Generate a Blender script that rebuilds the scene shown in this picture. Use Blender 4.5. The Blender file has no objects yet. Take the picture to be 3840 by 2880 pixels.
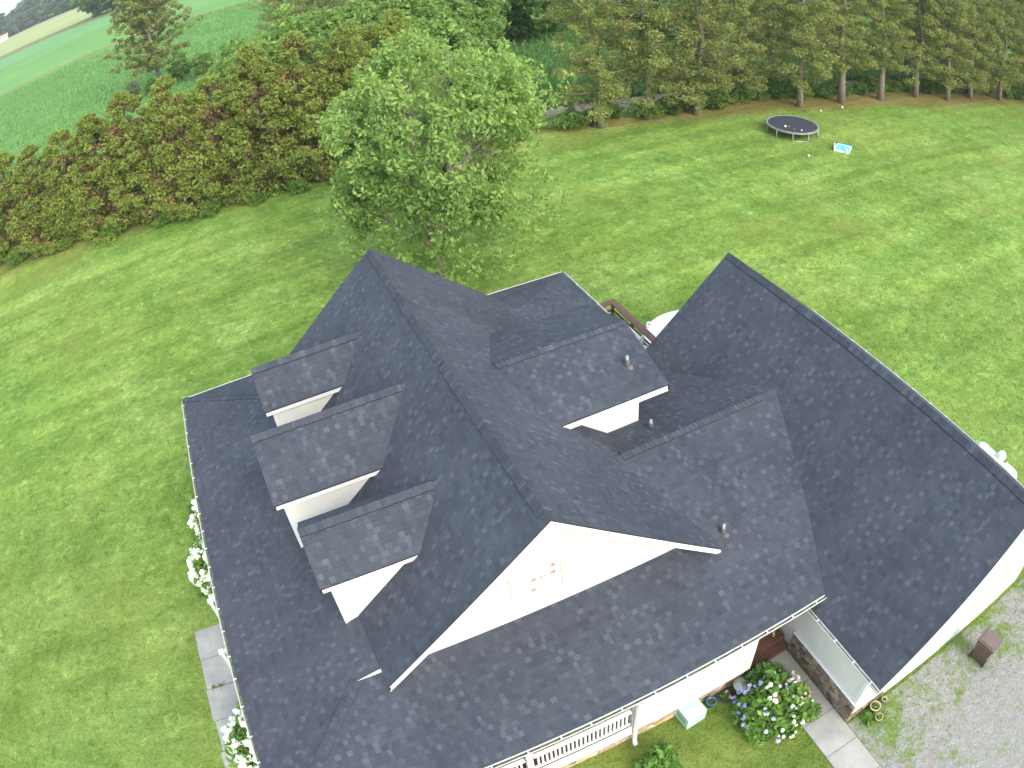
import bpy, math, random
import numpy as np
from mathutils import Vector, Matrix

# ------------------------------------------------------------------ camera, world, sun
scene = bpy.context.scene
COL = scene.collection
random.seed(7)
rng = np.random.default_rng(7)
R_ = (0.9068851, -0.4113133, -0.0915464)
U_ = (0.3224631, 0.5375732, 0.7791230)
F_ = (0.2712508, 0.7360953, -0.6201505)
C_ = (-3.86839, -9.23006, 19.37392)
cd = bpy.data.cameras.new('camera')
cam = bpy.data.objects.new('camera', cd)
COL.objects.link(cam)
cam.matrix_world = Matrix(((R_[0], U_[0], -F_[0], C_[0]), (R_[1], U_[1], -F_[1], C_[1]), (R_[2], U_[2], -F_[2], C_[2]), (0, 0, 0, 1)))
cd.type = 'PANO'
cc = cd if hasattr(cd, 'panorama_type') else cd.cycles
cc.panorama_type = 'FISHEYE_LENS_POLYNOMIAL'
cd.sensor_width = 36; cd.sensor_height = 27; cd.sensor_fit = 'HORIZONTAL'
cc.fisheye_fov = math.radians(160)
for i, v in enumerate((0.0, -0.03586343, -0.00017323, 1.2333330e-05, -5.3961792e-07)):
    setattr(cc, 'fisheye_polynomial_k%d' % i, v)
cd.clip_start = .05; cd.clip_end = 6000
scene.camera = cam

SUN_EL, SUN_AZ = math.radians(34), math.radians(168)      # azimuth from +Y towards +X
S = Vector((math.sin(SUN_AZ) * math.cos(SUN_EL), math.cos(SUN_AZ) * math.cos(SUN_EL), math.sin(SUN_EL)))
w = bpy.data.worlds.new("World"); scene.world = w; w.use_nodes = True
nt = w.node_tree
sky = nt.nodes.new('ShaderNodeTexSky'); sky.sky_type = 'NISHITA'; sky.sun_disc = False
sky.sun_elevation = SUN_EL; sky.sun_rotation = SUN_AZ
sky.air_density = 1.0; sky.dust_density = 3.5; sky.ozone_density = 1.0
mxw = nt.nodes.new('ShaderNodeMixRGB'); mxw.inputs[0].default_value = .55; mxw.inputs[2].default_value = (6.2, 7.0, 8.0, 1)   # thin bright overcast over the blue sky
nt.links.new(sky.outputs[0], mxw.inputs[1]); nt.links.new(mxw.outputs[0], nt.nodes['Background'].inputs[0])
nt.nodes['Background'].inputs[1].default_value = 0.15
sl = bpy.data.lights.new('sun', 'SUN'); sl.energy = 1.5; sl.angle = math.radians(40); sl.color = (1, .93, .80)
so = bpy.data.objects.new('sun', sl); COL.objects.link(so)
so.rotation_euler = (-S).to_track_quat('-Z', 'Y').to_euler()
scene.view_settings.view_transform = 'Standard'; scene.view_settings.look = 'None'
scene.view_settings.gamma = 1; scene.view_settings.exposure = 1.05

# ------------------------------------------------------------------ helpers
def tag(o, label=None, cat=None, group=None, kind=None):
    if label: o['label'] = label
    if cat: o['category'] = cat
    if group: o['group'] = group
    if kind: o['kind'] = kind
    return o
def thing(name, loc, label, cat, group=None, rz=0):
    o = bpy.data.objects.new(name, None); COL.objects.link(o)
    o.location = loc; o.rotation_euler[2] = rz; o.empty_display_size = .3
    return tag(o, label, cat, group)

class NT:
    def __init__(s, name):
        s.m = bpy.data.materials.new(name); s.m.use_nodes = True; s.t = s.m.node_tree
        s.b = s.t.nodes['Principled BSDF']; s.out = s.t.nodes['Material Output']
    def n(s, typ, **k):
        nd = s.t.nodes.new('ShaderNode' + typ)
        for a, v in k.items():
            if a == 'i':
                for kk, vv in v.items():
                    if isinstance(vv, bpy.types.NodeSocket): s.t.links.new(vv, nd.inputs[kk])
                    else: nd.inputs[kk].default_value = vv
            else: setattr(nd, a, v)
        return nd
    def l(s, a, b): s.t.links.new(a, b)
    def math(s, op, a, b=0.0):
        nd = s.n('Math', operation=op)
        for i, v in enumerate((a, b)):
            if isinstance(v, (int, float)): nd.inputs[i].default_value = v
            else: s.l(v, nd.inputs[i])
        return nd.outputs[0]
    def noise(s, vec, scale, detail=3, rough=.5, dist=0):
        nd = s.n('TexNoise'); s.l(vec, nd.inputs['Vector'])
        nd.inputs['Scale'].default_value = scale; nd.inputs['Detail'].default_value = detail
        nd.inputs['Roughness'].default_value = rough; nd.inputs['Distortion'].default_value = dist
        return nd.outputs['Fac']
    def ramp(s, fac, stops, interp='LINEAR'):
        nd = s.n('ValToRGB'); s.l(fac, nd.inputs[0]); r = nd.color_ramp; r.interpolation = interp
        while len(r.elements) < len(stops): r.elements.new(.5)
        for e, (p, c) in zip(r.elements, stops):
            e.position = p; e.color = (*c, 1) if len(c) == 3 else c
        return nd.outputs[0]
    def mix(s, f, a, b, mode='MIX'):
        nd = s.n('MixRGB', blend_type=mode)
        for i, v in enumerate((f, a, b)):
            if isinstance(v, (int, float)): nd.inputs[i].default_value = v
            elif isinstance(v, tuple): nd.inputs[i].default_value = (*v, 1)
            else: s.l(v, nd.inputs[i])
        return nd.outputs[0]
    def col(s, c):
        if isinstance(c, tuple): s.b.inputs['Base Color'].default_value = (*c, 1)
        else: s.l(c, s.b.inputs['Base Color'])
    def rough(s, v): s.b.inputs['Roughness'].default_value = v
    def bump(s, h, strength=.3, dist=.02):
        nd = s.n('Bump'); nd.inputs['Strength'].default_value = strength; nd.inputs['Distance'].default_value = dist
        s.l(h, nd.inputs['Height']); s.l(nd.outputs[0], s.b.inputs['Normal'])
    def pos(s): return s.n('NewGeometry').outputs['Position']
    def uv(s): return s.n('TexCoord').outputs['UV']
    def obj(s): return s.n('TexCoord').outputs['Object']

def plain(name, c, rough=.6, metal=0, var=.12, scale=6):
    t = NT(name); f = t.noise(t.obj(), scale, 4)
    d = tuple(x * (1 - var) for x in c); e = tuple(min(1, x * (1 + var)) for x in c)
    t.col(t.ramp(f, [(.3, d), (.7, e)])); t.rough(rough); t.b.inputs['Metallic'].default_value = metal
    return t.m

def mat_shingle():
    t = NT('roof_shingles'); uv = t.uv()
    sx = t.n('SeparateXYZ'); t.l(uv, sx.inputs[0]); u, v = sx.outputs[0], sx.outputs[1]
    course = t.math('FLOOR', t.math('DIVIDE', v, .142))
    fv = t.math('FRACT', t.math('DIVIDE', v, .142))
    wn = t.n('TexWhiteNoise', noise_dimensions='1D'); t.l(course, wn.inputs['W'])
    uo = t.math('ADD', u, t.math('MULTIPLY', wn.outputs['Value'], 7.3))
    def cells(width, thr_seed):
        c = t.math('FLOOR', t.math('DIVIDE', uo, width))
        cb = t.n('CombineXYZ'); t.l(c, cb.inputs[0]); t.l(course, cb.inputs[1]); cb.inputs[2].default_value = thr_seed
        n = t.n('TexWhiteNoise', noise_dimensions='3D'); t.l(cb.outputs[0], n.inputs['Vector']); return n.outputs['Value']
    a = cells(.155, 1.0); b = cells(.155, 2.0); b2 = cells(.48, 4.0)
    cel = t.math('DIVIDE', uo, .155)
    even = t.math('LESS_THAN', t.math('FRACT', t.math('MULTIPLY', t.math('FLOOR', cel), .5)), .25)
    even = t.math('MULTIPLY', even, t.math('LESS_THAN', t.math('FRACT', cel), t.math('ADD', .62, t.math('MULTIPLY', b, .38))))
    light = t.ramp(a, [(0, (0, 0, 0)), (.58, (0, 0, 0)), (.70, (.3,) * 3), (.88, (.65,) * 3), (1, (.95,) * 3)], 'LINEAR')
    light = t.mix(1.0, light, even, 'MULTIPLY')
    base = t.ramp(b, [(0, (.046, .053, .069)), (.25, (.053, .061, .078)), (.8, (.057, .065, .083)), (1, (.064, .072, .090))])
    col = t.mix(light, base, (.088, .098, .120))
    col = t.mix(1.0, col, t.ramp(b2, [(0, (.93,) * 3), (1, (1.07,) * 3)]), 'MULTIPLY')
    col = t.mix(1.0, col, t.ramp(fv, [(0, (.80,) * 3), (.10, (1,) * 3)]), 'MULTIPLY')  # thin dark line: shadow gap of each course painted into the colour
    big = t.noise(uv, .35, 3)
    col = t.mix(1.0, col, t.ramp(big, [(.3, (.88, .87, .88)), (.7, (1.14, 1.13, 1.1))]), 'MULTIPLY')
    gran = t.noise(uv, 60, 2)
    col = t.mix(1.0, col, t.ramp(gran, [(.3, (.88,) * 3), (.7, (1.12,) * 3)]), 'MULTIPLY')
    streak = t.n('Mapping'); t.l(uv, streak.inputs[0]); streak.inputs['Scale'].default_value = (1.6, .22, 1)
    col = t.mix(1.0, col, t.ramp(t.noise(streak.outputs[0], 1.0, 5, .65), [(.3, (.90, .90, .91)), (.5, (1, 1, 1)), (.7, (1.10, 1.08, 1.05))]), 'MULTIPLY')
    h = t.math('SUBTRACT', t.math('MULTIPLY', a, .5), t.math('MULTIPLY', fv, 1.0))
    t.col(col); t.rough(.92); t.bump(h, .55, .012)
    t.b.inputs['Specular IOR Level'].default_value = .25
    return t.m

def mat_lawn():
    t = NT('lawn_grass'); P = t.pos()
    big = t.noise(P, .055, 4, .55); mid = t.noise(P, .45, 5, .6, .6); fine = t.noise(P, 2.6, 6, .7, .8); tiny = t.noise(P, 11, 4, .7)
    c = t.ramp(mid, [(.28, (.115, .205, .044)), (.5, (.165, .270, .060)), (.72, (.225, .325, .085))])
    c = t.mix(t.ramp(big, [(.38, (0,) * 3), (.62, (1,) * 3)]), c, t.mix(.5, c, (.215, .270, .075)))
    c = t.mix(t.ramp(fine, [(.34, (.7,) * 3), (.46, (0,) * 3)]), c, (.060, .135, .030))
    c = t.mix(t.ramp(fine, [(.54, (0,) * 3), (.68, (.85,) * 3)]), c, (.31, .44, .15))
    pt_ = t.noise(P, .75, 5, .72, .6)
    c = t.mix(1.0, c, t.ramp(pt_, [(.32, (.84, .87, .82)), (.5, (1, 1, 1)), (.70, (1.25, 1.20, 1.15))]), 'MULTIPLY')
    # worn reddish spots
    sp = t.noise(P, .9, 4, .7)
    c = t.mix(t.ramp(sp, [(.60, (0,) * 3), (.72, (.5,) * 3)]), c, (.20, .17, .06))
    # darker strip close to the house front and rear yard
    sx = t.n('SeparateXYZ'); t.l(P, sx.inputs[0])
    # pine straw along the tree line:   y = 41.1 - .17 x  (line bends)
    line = t.math('SUBTRACT', sx.outputs[1], t.math('SUBTRACT', 40.6, t.math('MULTIPLY', sx.outputs[0], .155)))
    edge = t.math('ADD', line, t.math('MULTIPLY', t.math('SUBTRACT', t.noise(P, .22, 5, .65), .5), 7.0))
    xs = t.ramp(t.math('DIVIDE', sx.outputs[0], 60.0), [(.0, (.35,) * 3), (.4, (.7,) * 3), (1, (1,) * 3)])
    straw = t.mix(1.0, t.ramp(t.math('MULTIPLY', t.math('ADD', edge, t.math('ADD', t.math('MULTIPLY', sx.outputs[0], .028), .3)), .33), [(.0, (0,) * 3), (.55, (.85,) * 3)]), xs, 'MULTIPLY')
    c = t.mix(straw, c, t.ramp(fine, [(.3, (.19, .105, .055)), (.7, (.30, .19, .10))]))
    nh = t.ramp(t.math('ADD', t.math('MULTIPLY', t.math('ADD', sx.outputs[1], 1.0), -.30), t.math('MULTIPLY', t.noise(P, .6, 4), .6)), [(.25, (0,) * 3), (.75, (.75,) * 3)])
    c = t.mix(nh, c, t.ramp(fine, [(.3, (.060, .105, .022)), (.55, (.105, .155, .036)), (.75, (.20, .16, .08))]))   # thin, trodden grass on the near side
    mp = t.n('Mapping'); t.l(P, mp.inputs[0]); mp.inputs['Scale'].default_value = (.035, .55, 1); mp.inputs['Rotation'].default_value = (0, 0, .06)
    st = t.noise(mp.outputs[0], 1.0, 4, .6, .4)
    c = t.mix(1.0, c, t.ramp(st, [(.34, (.80, .83, .76)), (.5, (1, 1, 1)), (.64, (1.22, 1.17, 1.18))]), 'MULTIPLY')
    dry = t.noise(P, .085, 5, .7)
    c = t.mix(t.ramp(dry, [(.52, (0,) * 3), (.68, (.5,) * 3)]), c, (.255, .265, .075))
    sd_ = t.n('MapRange'); t.l(sx.outputs[0], sd_.inputs[0]); sd_.inputs[1].default_value = -3; sd_.inputs[2].default_value = -14
    se_ = t.n('MapRange'); t.l(sx.outputs[1], se_.inputs[0]); se_.inputs[1].default_value = 28; se_.inputs[2].default_value = 8
    lm = t.math('MULTIPLY', t.math('MULTIPLY', t.math('MULTIPLY', sd_.outputs[0], .7), se_.outputs[0]), t.math('ADD', .02, t.noise(P, .3, 4, .7)))
    c = t.mix(lm, c, t.ramp(fine, [(.3, (.085, .135, .036)), (.55, (.125, .195, .055)), (.75, (.185, .205, .085))]))   # darker turf along the front
    wv = t.noise(P, .16, 5, .65, 1.0)
    c = t.mix(1.0, c, t.ramp(wv, [(.32, (.80, .84, .72)), (.5, (1, 1, 1)), (.68, (1.18, 1.16, 1.35))]), 'MULTIPLY')
    c = t.mix(1.0, c, t.ramp(tiny, [(.3, (.78,) * 3), (.7, (1.22,) * 3)]), 'MULTIPLY')
    c = t.mix(1.0, c, (1.03, 1.07, .86), 'MULTIPLY')
    t.col(c); t.rough(.95); t.b.inputs['Specular IOR Level'].default_value = .1
    h = t.math('ADD', t.math('MULTIPLY', fine, .6), t.math('MULTIPLY', tiny, .5))
    t.bump(h, .9, .16)
    return t.m

def mat_ground2(name, stops, scale=1., rowdir=None, rows=.8, bump=.5):
    t = NT(name); P = t.pos()
    f = t.noise(P, .03 * scale, 4, .6); g = t.noise(P, .5 * scale, 5, .7)
    c = t.ramp(t.math('ADD', t.math('MULTIPLY', f, .55), t.math('MULTIPLY', g, .45)), stops)
    if rowdir is not None:
        mp = t.n('Mapping'); t.l(P, mp.inputs[0]); mp.inputs['Rotation'].default_value = (0, 0, rowdir)
        wv = t.n('TexWave', wave_type='BANDS', bands_direction='Y'); t.l(mp.outputs[0], wv.inputs[0])
        wv.inputs['Scale'].default_value = rows; wv.inputs['Distortion'].default_value = 3.0; wv.inputs['Detail'].default_value = 3
        c = t.mix(1.0, c, t.ramp(wv.outputs['Fac'], [(.1, (.72,) * 3), (.8, (1.15,) * 3)]), 'MULTIPLY')
    t.col(c); t.rough(.95); t.bump(g, bump, .3); t.b.inputs['Specular IOR Level'].default_value = .1
    return t.m

def mat_gravel():
    t = NT('gravel_grass'); P = t.pos()
    st = t.n('TexVoronoi'); t.l(P, st.inputs['Vector']); st.inputs['Scale'].default_value = 38
    n1 = t.noise(P, 3.2, 6, .7); n2 = t.noise(P, .75, 5, .62, .5); n3 = t.noise(P, 14, 4, .7)
    gr = t.ramp(n3, [(.25, (.15, .155, .145)), (.5, (.255, .26, .25)), (.78, (.42, .42, .415))])
    gr = t.mix(t.ramp(n1, [(.42, (0,) * 3), (.62, (.75,) * 3)]), gr, (.25, .225, .175))
    gs = t.ramp(n3, [(.3, (.06, .12, .02)), (.7, (.19, .26, .06))])
    m = t.math('ADD', t.math('MULTIPLY', n2, .62), t.math('MULTIPLY', n1, .38))
    sx = t.n('SeparateXYZ'); t.l(P, sx.inputs[0])
    yy = t.math('MULTIPLY', t.math('ADD', sx.outputs[1], 6.2), .028)     # greener near the wall
    m = t.math('ADD', m, yy)
    c = t.mix(t.ramp(m, [(.475, (0,) * 3), (.585, (1,) * 3)]), gr, gs)
    t.col(c); t.rough(.95); t.bump(n3, .6, .03)
    return t.m

def mat_concrete():
    t = NT('concrete'); P = t.pos(); a = t.noise(P, 1.3, 5, .6); b = t.noise(P, 22, 4, .6)
    c = t.ramp(a, [(.3, (.29, .285, .265)), (.55, (.37, .365, .34)), (.75, (.44, .435, .41))])
    c = t.mix(1.0, c, t.ramp(b, [(.3, (.92,) * 3), (.7, (1.06,) * 3)]), 'MULTIPLY')
    t.col(c); t.rough(.9); t.bump(b, .2, .01); return t.m

def mat_stone(name='field_stone', k=1.0):
    t = NT(name); P = t.pos()
    mp = t.n('Mapping'); t.l(P, mp.inputs[0]); mp.inputs['Scale'].default_value = (1, 1, 1.25)
    def vor(feature):
        v = t.n('TexVoronoi', feature=feature); t.l(mp.outputs[0], v.inputs['Vector']); v.inputs['Scale'].default_value = 4.3
        return v
    v = vor('F1'); e = vor('DISTANCE_TO_EDGE')
    sp = t.n('SeparateColor'); t.l(v.outputs['Color'], sp.inputs[0])
    c = t.ramp(sp.outputs[0], [(0, (.10, .075, .05)), (.3, (.30, .20, .12)), (.55, (.20, .17, .14)), (.8, (.40, .29, .18)), (1, (.30, .30, .29))])
    c = t.mix(1.0, c, t.ramp(t.noise(P, 14, 4), [(.3, (.7,) * 3), (.7, (1.2,) * 3)]), 'MULTIPLY')
    mort = t.ramp(e.outputs['Distance'], [(.015, (1,) * 3), (.05, (0,) * 3)])
    t.col(t.mix(mort, t.mix(1.0, c, (k, k * .95, k * .92), 'MULTIPLY') if k != 1 else c, (.055 * k * k, .05 * k * k, .045 * k * k))); t.rough(.9); t.bump(e.outputs['Distance'], .8, .05); return t.m

def mat_siding(name='white_siding', c=(.74, .74, .71)):
    t = NT(name); P = t.pos(); sx = t.n('SeparateXYZ'); t.l(P, sx.inputs[0])
    fr = t.math('FRACT', t.math('DIVIDE', sx.outputs[2], .115))
    t.col(t.ramp(t.noise(P, 2, 4), [(.3, tuple(x * .96 for x in c)), (.7, c)])); t.rough(.5); t.bump(fr, .5, .012); return t.m

def mat_wood(name, a, b, axis=0, plank=.14):
    t = NT(name); P = t.obj(); mp = t.n('Mapping'); t.l(P, mp.inputs[0])
    s = [9, 9, 9]; s[axis] = .8; mp.inputs['Scale'].default_value = s
    n = t.noise(mp.outputs[0], 1.6, 5, .6)
    t.col(t.ramp(n, [(.3, a), (.7, b)])); t.rough(.75); t.bump(n, .2, .01); return t.m

def mat_leaf(name, stops, trans=.28, noise_scale=.35):
    t = NT(name); g = t.n('NewGeometry'); P = g.outputs['Position']
    r = g.outputs['Random Per Island']; n = t.noise(P, noise_scale, 3)
    f = t.math('ADD', t.math('MULTIPLY', r, .5), t.math('MULTIPLY', n, .5))
    c = t.ramp(f, stops); t.col(c); t.rough(.6); t.b.inputs['Specular IOR Level'].default_value = .25
    tr = t.n('BsdfTranslucent'); t.l(t.mix(.5, c, (.24, .34, .05)), tr.inputs[0])
    mx = t.n('MixShader'); mx.inputs[0].default_value = trans
    t.l(t.b.outputs[0], mx.inputs[1]); t.l(tr.outputs[0], mx.inputs[2]); t.l(mx.outputs[0], t.out.inputs[0])
    return t.m

def mat_bark(name, a, b):
    t = NT(name); P = t.obj(); mp = t.n('Mapping'); t.l(P, mp.inputs[0]); mp.inputs['Scale'].default_value = (6, 6, 1.3)
    n = t.noise(mp.outputs[0], 2.5, 5, .65); t.col(t.ramp(n, [(.3, a), (.7, b)])); t.rough(.95); t.bump(n, .6, .04); return t.m

M = dict(
    shingle=mat_shingle(), lawn=mat_lawn(), gravel=mat_gravel(), concrete=mat_concrete(), stone=mat_stone(), washedstone=mat_stone('washed_out_stone', 2.0),
    siding=mat_siding(), gable=mat_siding('gable_siding', (.68, .68, .66)), trim=plain('white_trim', (.76, .76, .75), .45, var=.03), cream=plain('dormer_shade_cream', (.76, .74, .68), .55, var=.04, scale=3),
    soffit=plain('soffit_white', (.78, .78, .77), .6, var=.03), debris=plain('gutter_debris', (.13, .15, .09), .95, var=.5, scale=9),
    drip=plain('drip_edge', (.03, .03, .035), .6), glass=plain('window_glass', (.62, .64, .66), .15, var=.05), darkglass=plain('dark_glass', (.05, .06, .07), .1),
    shutter=plain('cream_shutter', (.60, .59, .52), .5, var=.03), pane_reflection=plain('rust_reflection', (.55, .24, .16), .8),
    deckwood=mat_wood('brown_deck_wood', (.10, .050, .038), (.20, .105, .085), 1), stepwood=mat_wood('reddish_step_wood', (.085, .038, .024), (.17, .085, .055), 0),
    tanwood=mat_wood('tan_wood', (.42, .24, .07), (.60, .38, .14), 2),
    lead=plain('vent_flashing', (.10, .11, .12), .5, .3), vent=plain('vent_pipe', (.30, .32, .33), .5), rust=plain('rusty_collar', (.14, .115, .09), .8, var=.3, scale=30),
    brownplastic=plain('brown_plastic', (.10, .065, .05), .5, var=.15), lidplastic=plain('brown_lid', (.15, .115, .105), .5, var=.12),
    blackrub=plain('black_rubber', (.02, .02, .02), .7), mint=plain('mint_plastic', (.50, .74, .64), .4, var=.05), mintd=plain('mint_inner', (.22, .46, .38), .5),
    blueglaze=plain('blue_glaze', (.05, .19, .36), .2, var=.3), terracotta=plain('weathered_pot', (.50, .40, .24), .85, var=.2, scale=14),
    soil=plain('potting_soil', (.05, .07, .03), .95, var=.4, scale=20), greytub=plain('grey_tub', (.46, .50, .49), .4, var=.08),
    hose=plain('garden_hose', (.10, .085, .07), .6), trampmat=plain('trampoline_mat', (.035, .040, .055), .8, var=.1, scale=2),
    trpad=plain('faded_ring_pad', (.22, .24, .19), .8, var=.3, scale=5), galv=plain('galvanised_steel', (.38, .41, .42), .45, .4),
    poolcyan=plain('aqua_liner', (.16, .62, .66), .3, var=.45, scale=2.2), poolw=plain('white_pool_plastic', (.80, .86, .87), .35, var=.04), navy=plain('navy_trim', (.02, .04, .10), .5),
    red=plain('red_toy', (.5, .06, .05), .5), white=plain('white_plastic', (.85, .85, .85), .4, var=.03),
    tank=plain('tank_paint', (.62, .64, .66), .4, var=.32, scale=5), roofred=plain('tan_roof', (.40, .28, .20), .8), farwall=plain('pale_wall', (.62, .58, .48), .8),
    barkpine=mat_bark('pine_bark', (.13, .10, .08), (.36, .30, .25)), barkmaple=mat_bark('maple_bark', (.22, .17, .14), (.40, .33, .29)), bark=mat_bark('brown_bark', (.06, .045, .035), (.16, .12, .09)),
    pine=mat_leaf('pine_needles', [(.2, (0.225, 0.275, 0.080)), (.5, (0.327, 0.377, 0.109)), (.8, (0.440, 0.473, 0.154))], 0.5),
    pineb=mat_leaf('brown_needles', [(.2, (0.207, 0.184, 0.085)), (.55, (0.276, 0.218, 0.110)), (.8, (0.345, 0.253, 0.120))], 0.4),
    cedar=mat_leaf('cedar_needles', [(.2, (0.208, 0.272, 0.060)), (.5, (0.309, 0.388, 0.080)), (.8, (0.422, 0.492, 0.114))], 0.5),
    cedarb=mat_leaf('cedar_inner_needles', [(.25, (0.254, 0.195, 0.083)), (.55, (0.348, 0.244, 0.108)), (.86, (0.443, 0.268, 0.118)), (.94, (0.696, 0.268, 0.118))], 0.4),
    maple=mat_leaf('maple_leaves', [(.2, (0.190, 0.331, 0.085)), (.48, (0.292, 0.453, 0.119)), (.7, (0.405, 0.562, 0.162)), (.85, (0.582, 0.685, 0.218))], 0.5, .5),
    broad=mat_leaf('broad_leaves', [(.2, (0.135, 0.248, 0.057)), (.5, (0.237, 0.394, 0.085)), (.8, (0.360, 0.528, 0.133))], 0.5),
    darkbroad=mat_leaf('dark_broad_leaves', [(.2, (0.072, 0.156, 0.040)), (.5, (0.132, 0.252, 0.060)), (.8, (0.216, 0.360, 0.085))], 0.45),
    greyleaf=mat_leaf('grey_green_leaves', [(.2, (.15, .20, .11)), (.5, (.21, .27, .15)), (.8, (.28, .33, .20))], 0.4),
    under=mat_leaf('undergrowth_leaves', [(.2, (0.100, 0.200, 0.040)), (.5, (0.175, 0.312, 0.060)), (.8, (0.300, 0.450, 0.095))], 0.45),
    hydleaf=mat_leaf('hydrangea_leaves', [(.2, (.07, .17, .03)), (.5, (.14, .29, .05)), (.8, (.28, .44, .10))], 0.35, 3),
    corn=mat_leaf('corn_leaves', [(.2, (0.120, 0.280, 0.089)), (.5, (0.180, 0.370, 0.119)), (.8, (0.270, 0.470, 0.162))], 0.5, .12),
    far=mat_leaf('far_leaves', [(.2, (.09, .13, .08)), (.5, (.13, .175, .10)), (.8, (.18, .23, .12))], .3, .02),
    grassb=mat_leaf('grass_blades', [(.2, (.07, .15, .022)), (.5, (.13, .24, .036)), (.8, (.24, .36, .09))], .25, .5),
    flw=plain('white_blossom', (.82, .85, .70), .8, var=.1, scale=20), flb=plain('blue_blossom', (.24, .34, .66), .8, var=.25, scale=9),
    flp=plain('pink_blossom', (.78, .55, .56), .8, var=.25, scale=9), fll=plain('lavender_blossom', (.45, .42, .68), .8, var=.2, scale=9),
)

class MB:
    def __init__(s): s.v = []; s.f = []; s.uv = []; s.mi = []
    def face(s, pts, mi=0, uv=None):
        b = len(s.v); s.v += [tuple(p) for p in pts]; s.f.append(tuple(range(b, b + len(pts)))); s.mi.append(mi)
        s.uv.append(uv if uv else [(0, 0)] * len(pts)); return s
    def box(s, x0, x1, y0, y1, z0, z1, mi=0, M4=None):
        c = [Vector((x, y, z)) for z in (z0, z1) for y in (y0, y1) for x in (x0, x1)]
        if M4 is not None: c = [M4 @ q for q in c]
        for a in ((0, 2, 3, 1), (4, 5, 7, 6), (0, 1, 5, 4), (2, 6, 7, 3), (0, 4, 6, 2), (1, 3, 7, 5)): s.face([c[i] for i in a], mi)
        return s
    def bar(s, a, b, w=.05, h=.05, mi=0, up=(0, 0, 1)):
        a, b = Vector(a), Vector(b); d = (b - a); L = d.length; d.normalize(); u = Vector(up)
        if abs(d.dot(u)) > .98: u = Vector((1, 0, 0))
        sd = d.cross(u).normalized(); u2 = sd.cross(d)
        m = Matrix((sd, d, u2)).transposed().to_4x4(); m.translation = a
        return s.box(-w / 2, w / 2, 0, L, -h / 2, h / 2, mi, m)
    def tube(s, pts, rad, n=8, mi=0, cap=True):
        pts = [Vector(p) for p in pts]; rad = rad if isinstance(rad, (list, tuple)) else [rad] * len(pts); rings = []
        ref = Vector((.3, .9, .2))
        for i, p in enumerate(pts):
            d = (pts[min(i + 1, len(pts) - 1)] - pts[max(i - 1, 0)]).normalized()
            a = d.cross(ref if abs(d.dot(ref)) < .95 else Vector((1, 0, 0))).normalized(); b = d.cross(a)
            base = len(s.v)
            for k in range(n):
                t = 2 * math.pi * k / n; s.v.append(tuple(p + (a * math.cos(t) + b * math.sin(t)) * rad[i]))
            rings.append(base)
        for r0, r1 in zip(rings, rings[1:]):
            for k in range(n):
                s.f.append((r0 + k, r0 + (k + 1) % n, r1 + (k + 1) % n, r1 + k)); s.mi.append(mi); s.uv.append([(0, 0)] * 4)
        if cap:
            s.f.append(tuple(range(rings[-1], rings[-1] + n))); s.mi.append(mi); s.uv.append([(0, 0)] * n)
            s.f.append(tuple(reversed(range(rings[0], rings[0] + n)))); s.mi.append(mi); s.uv.append([(0, 0)] * n)
        return s
    def lathe(s, prof, n=24, c=(0, 0, 0), mi=0):
        rings = []
        for r, z in prof:
            base = len(s.v); rings.append(base)
            for k in range(n):
                t = 2 * math.pi * k / n; s.v.append((c[0] + r * math.cos(t), c[1] + r * math.sin(t), c[2] + z))
        for r0, r1 in zip(rings, rings[1:]):
            for k in range(n):
                s.f.append((r0 + k, r0 + (k + 1) % n, r1 + (k + 1) % n, r1 + k)); s.mi.append(mi); s.uv.append([(0, 0)] * 4)
        return s
    def build(s, name, mats, parent=None, smooth=False, loc=None):
        me = bpy.data.meshes.new(name); me.from_pydata(s.v, [], s.f)
        if not isinstance(mats, (list, tuple)): mats = [mats]
        for m in mats: me.materials.append(M[m] if isinstance(m, str) else m)
        me.polygons.foreach_set('material_index', s.mi)
        if smooth: me.polygons.foreach_set('use_smooth', [True] * len(s.f))
        ul = me.uv_layers.new(name='UVMap'); flat = [c for f in s.uv for q in f for c in q]
        ul.data.foreach_set('uv', flat); me.update()
        o = bpy.data.objects.new(name, me); COL.objects.link(o)
        if parent: o.parent = parent
        if loc: o.location = loc
        return o

def slope_uv(pts, origin, along, n):
    a = Vector(along).normalized(); up = Vector(n).normalized().cross(a)
    return [((Vector(p) - origin).dot(a) + 40, (Vector(p) - origin).dot(up) + 40) for p in pts]
def roof_plane(mb, pts, along, thick=.045, eave=None):
    """shingled slab: pts is the outline of the top face"""
    P = [Vector(p) for p in pts]; n = Vector((0, 0, 0))
    for i in range(len(P)): n += (P[i] - P[0]).cross(P[(i + 1) % len(P)] - P[0])
    if n.z < 0: P.reverse(); n = -n
    o = Vector(eave) if eave else P[0]
    a = Vector(along).normalized(); up = n.normalized().cross(a)
    if up.z < 0: a = -a
    mb.face(P, 0, slope_uv(P, o, a, n))
    dz = Vector((0, 0, -thick)); Q = [p + dz for p in P]; mb.face(list(reversed(Q)), 2)
    for i in range(len(P)):
        j = (i + 1) % len(P); mb.face([P[j], P[i], Q[i], Q[j]], 1)
SH = ['shingle', 'drip', 'soffit']

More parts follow.
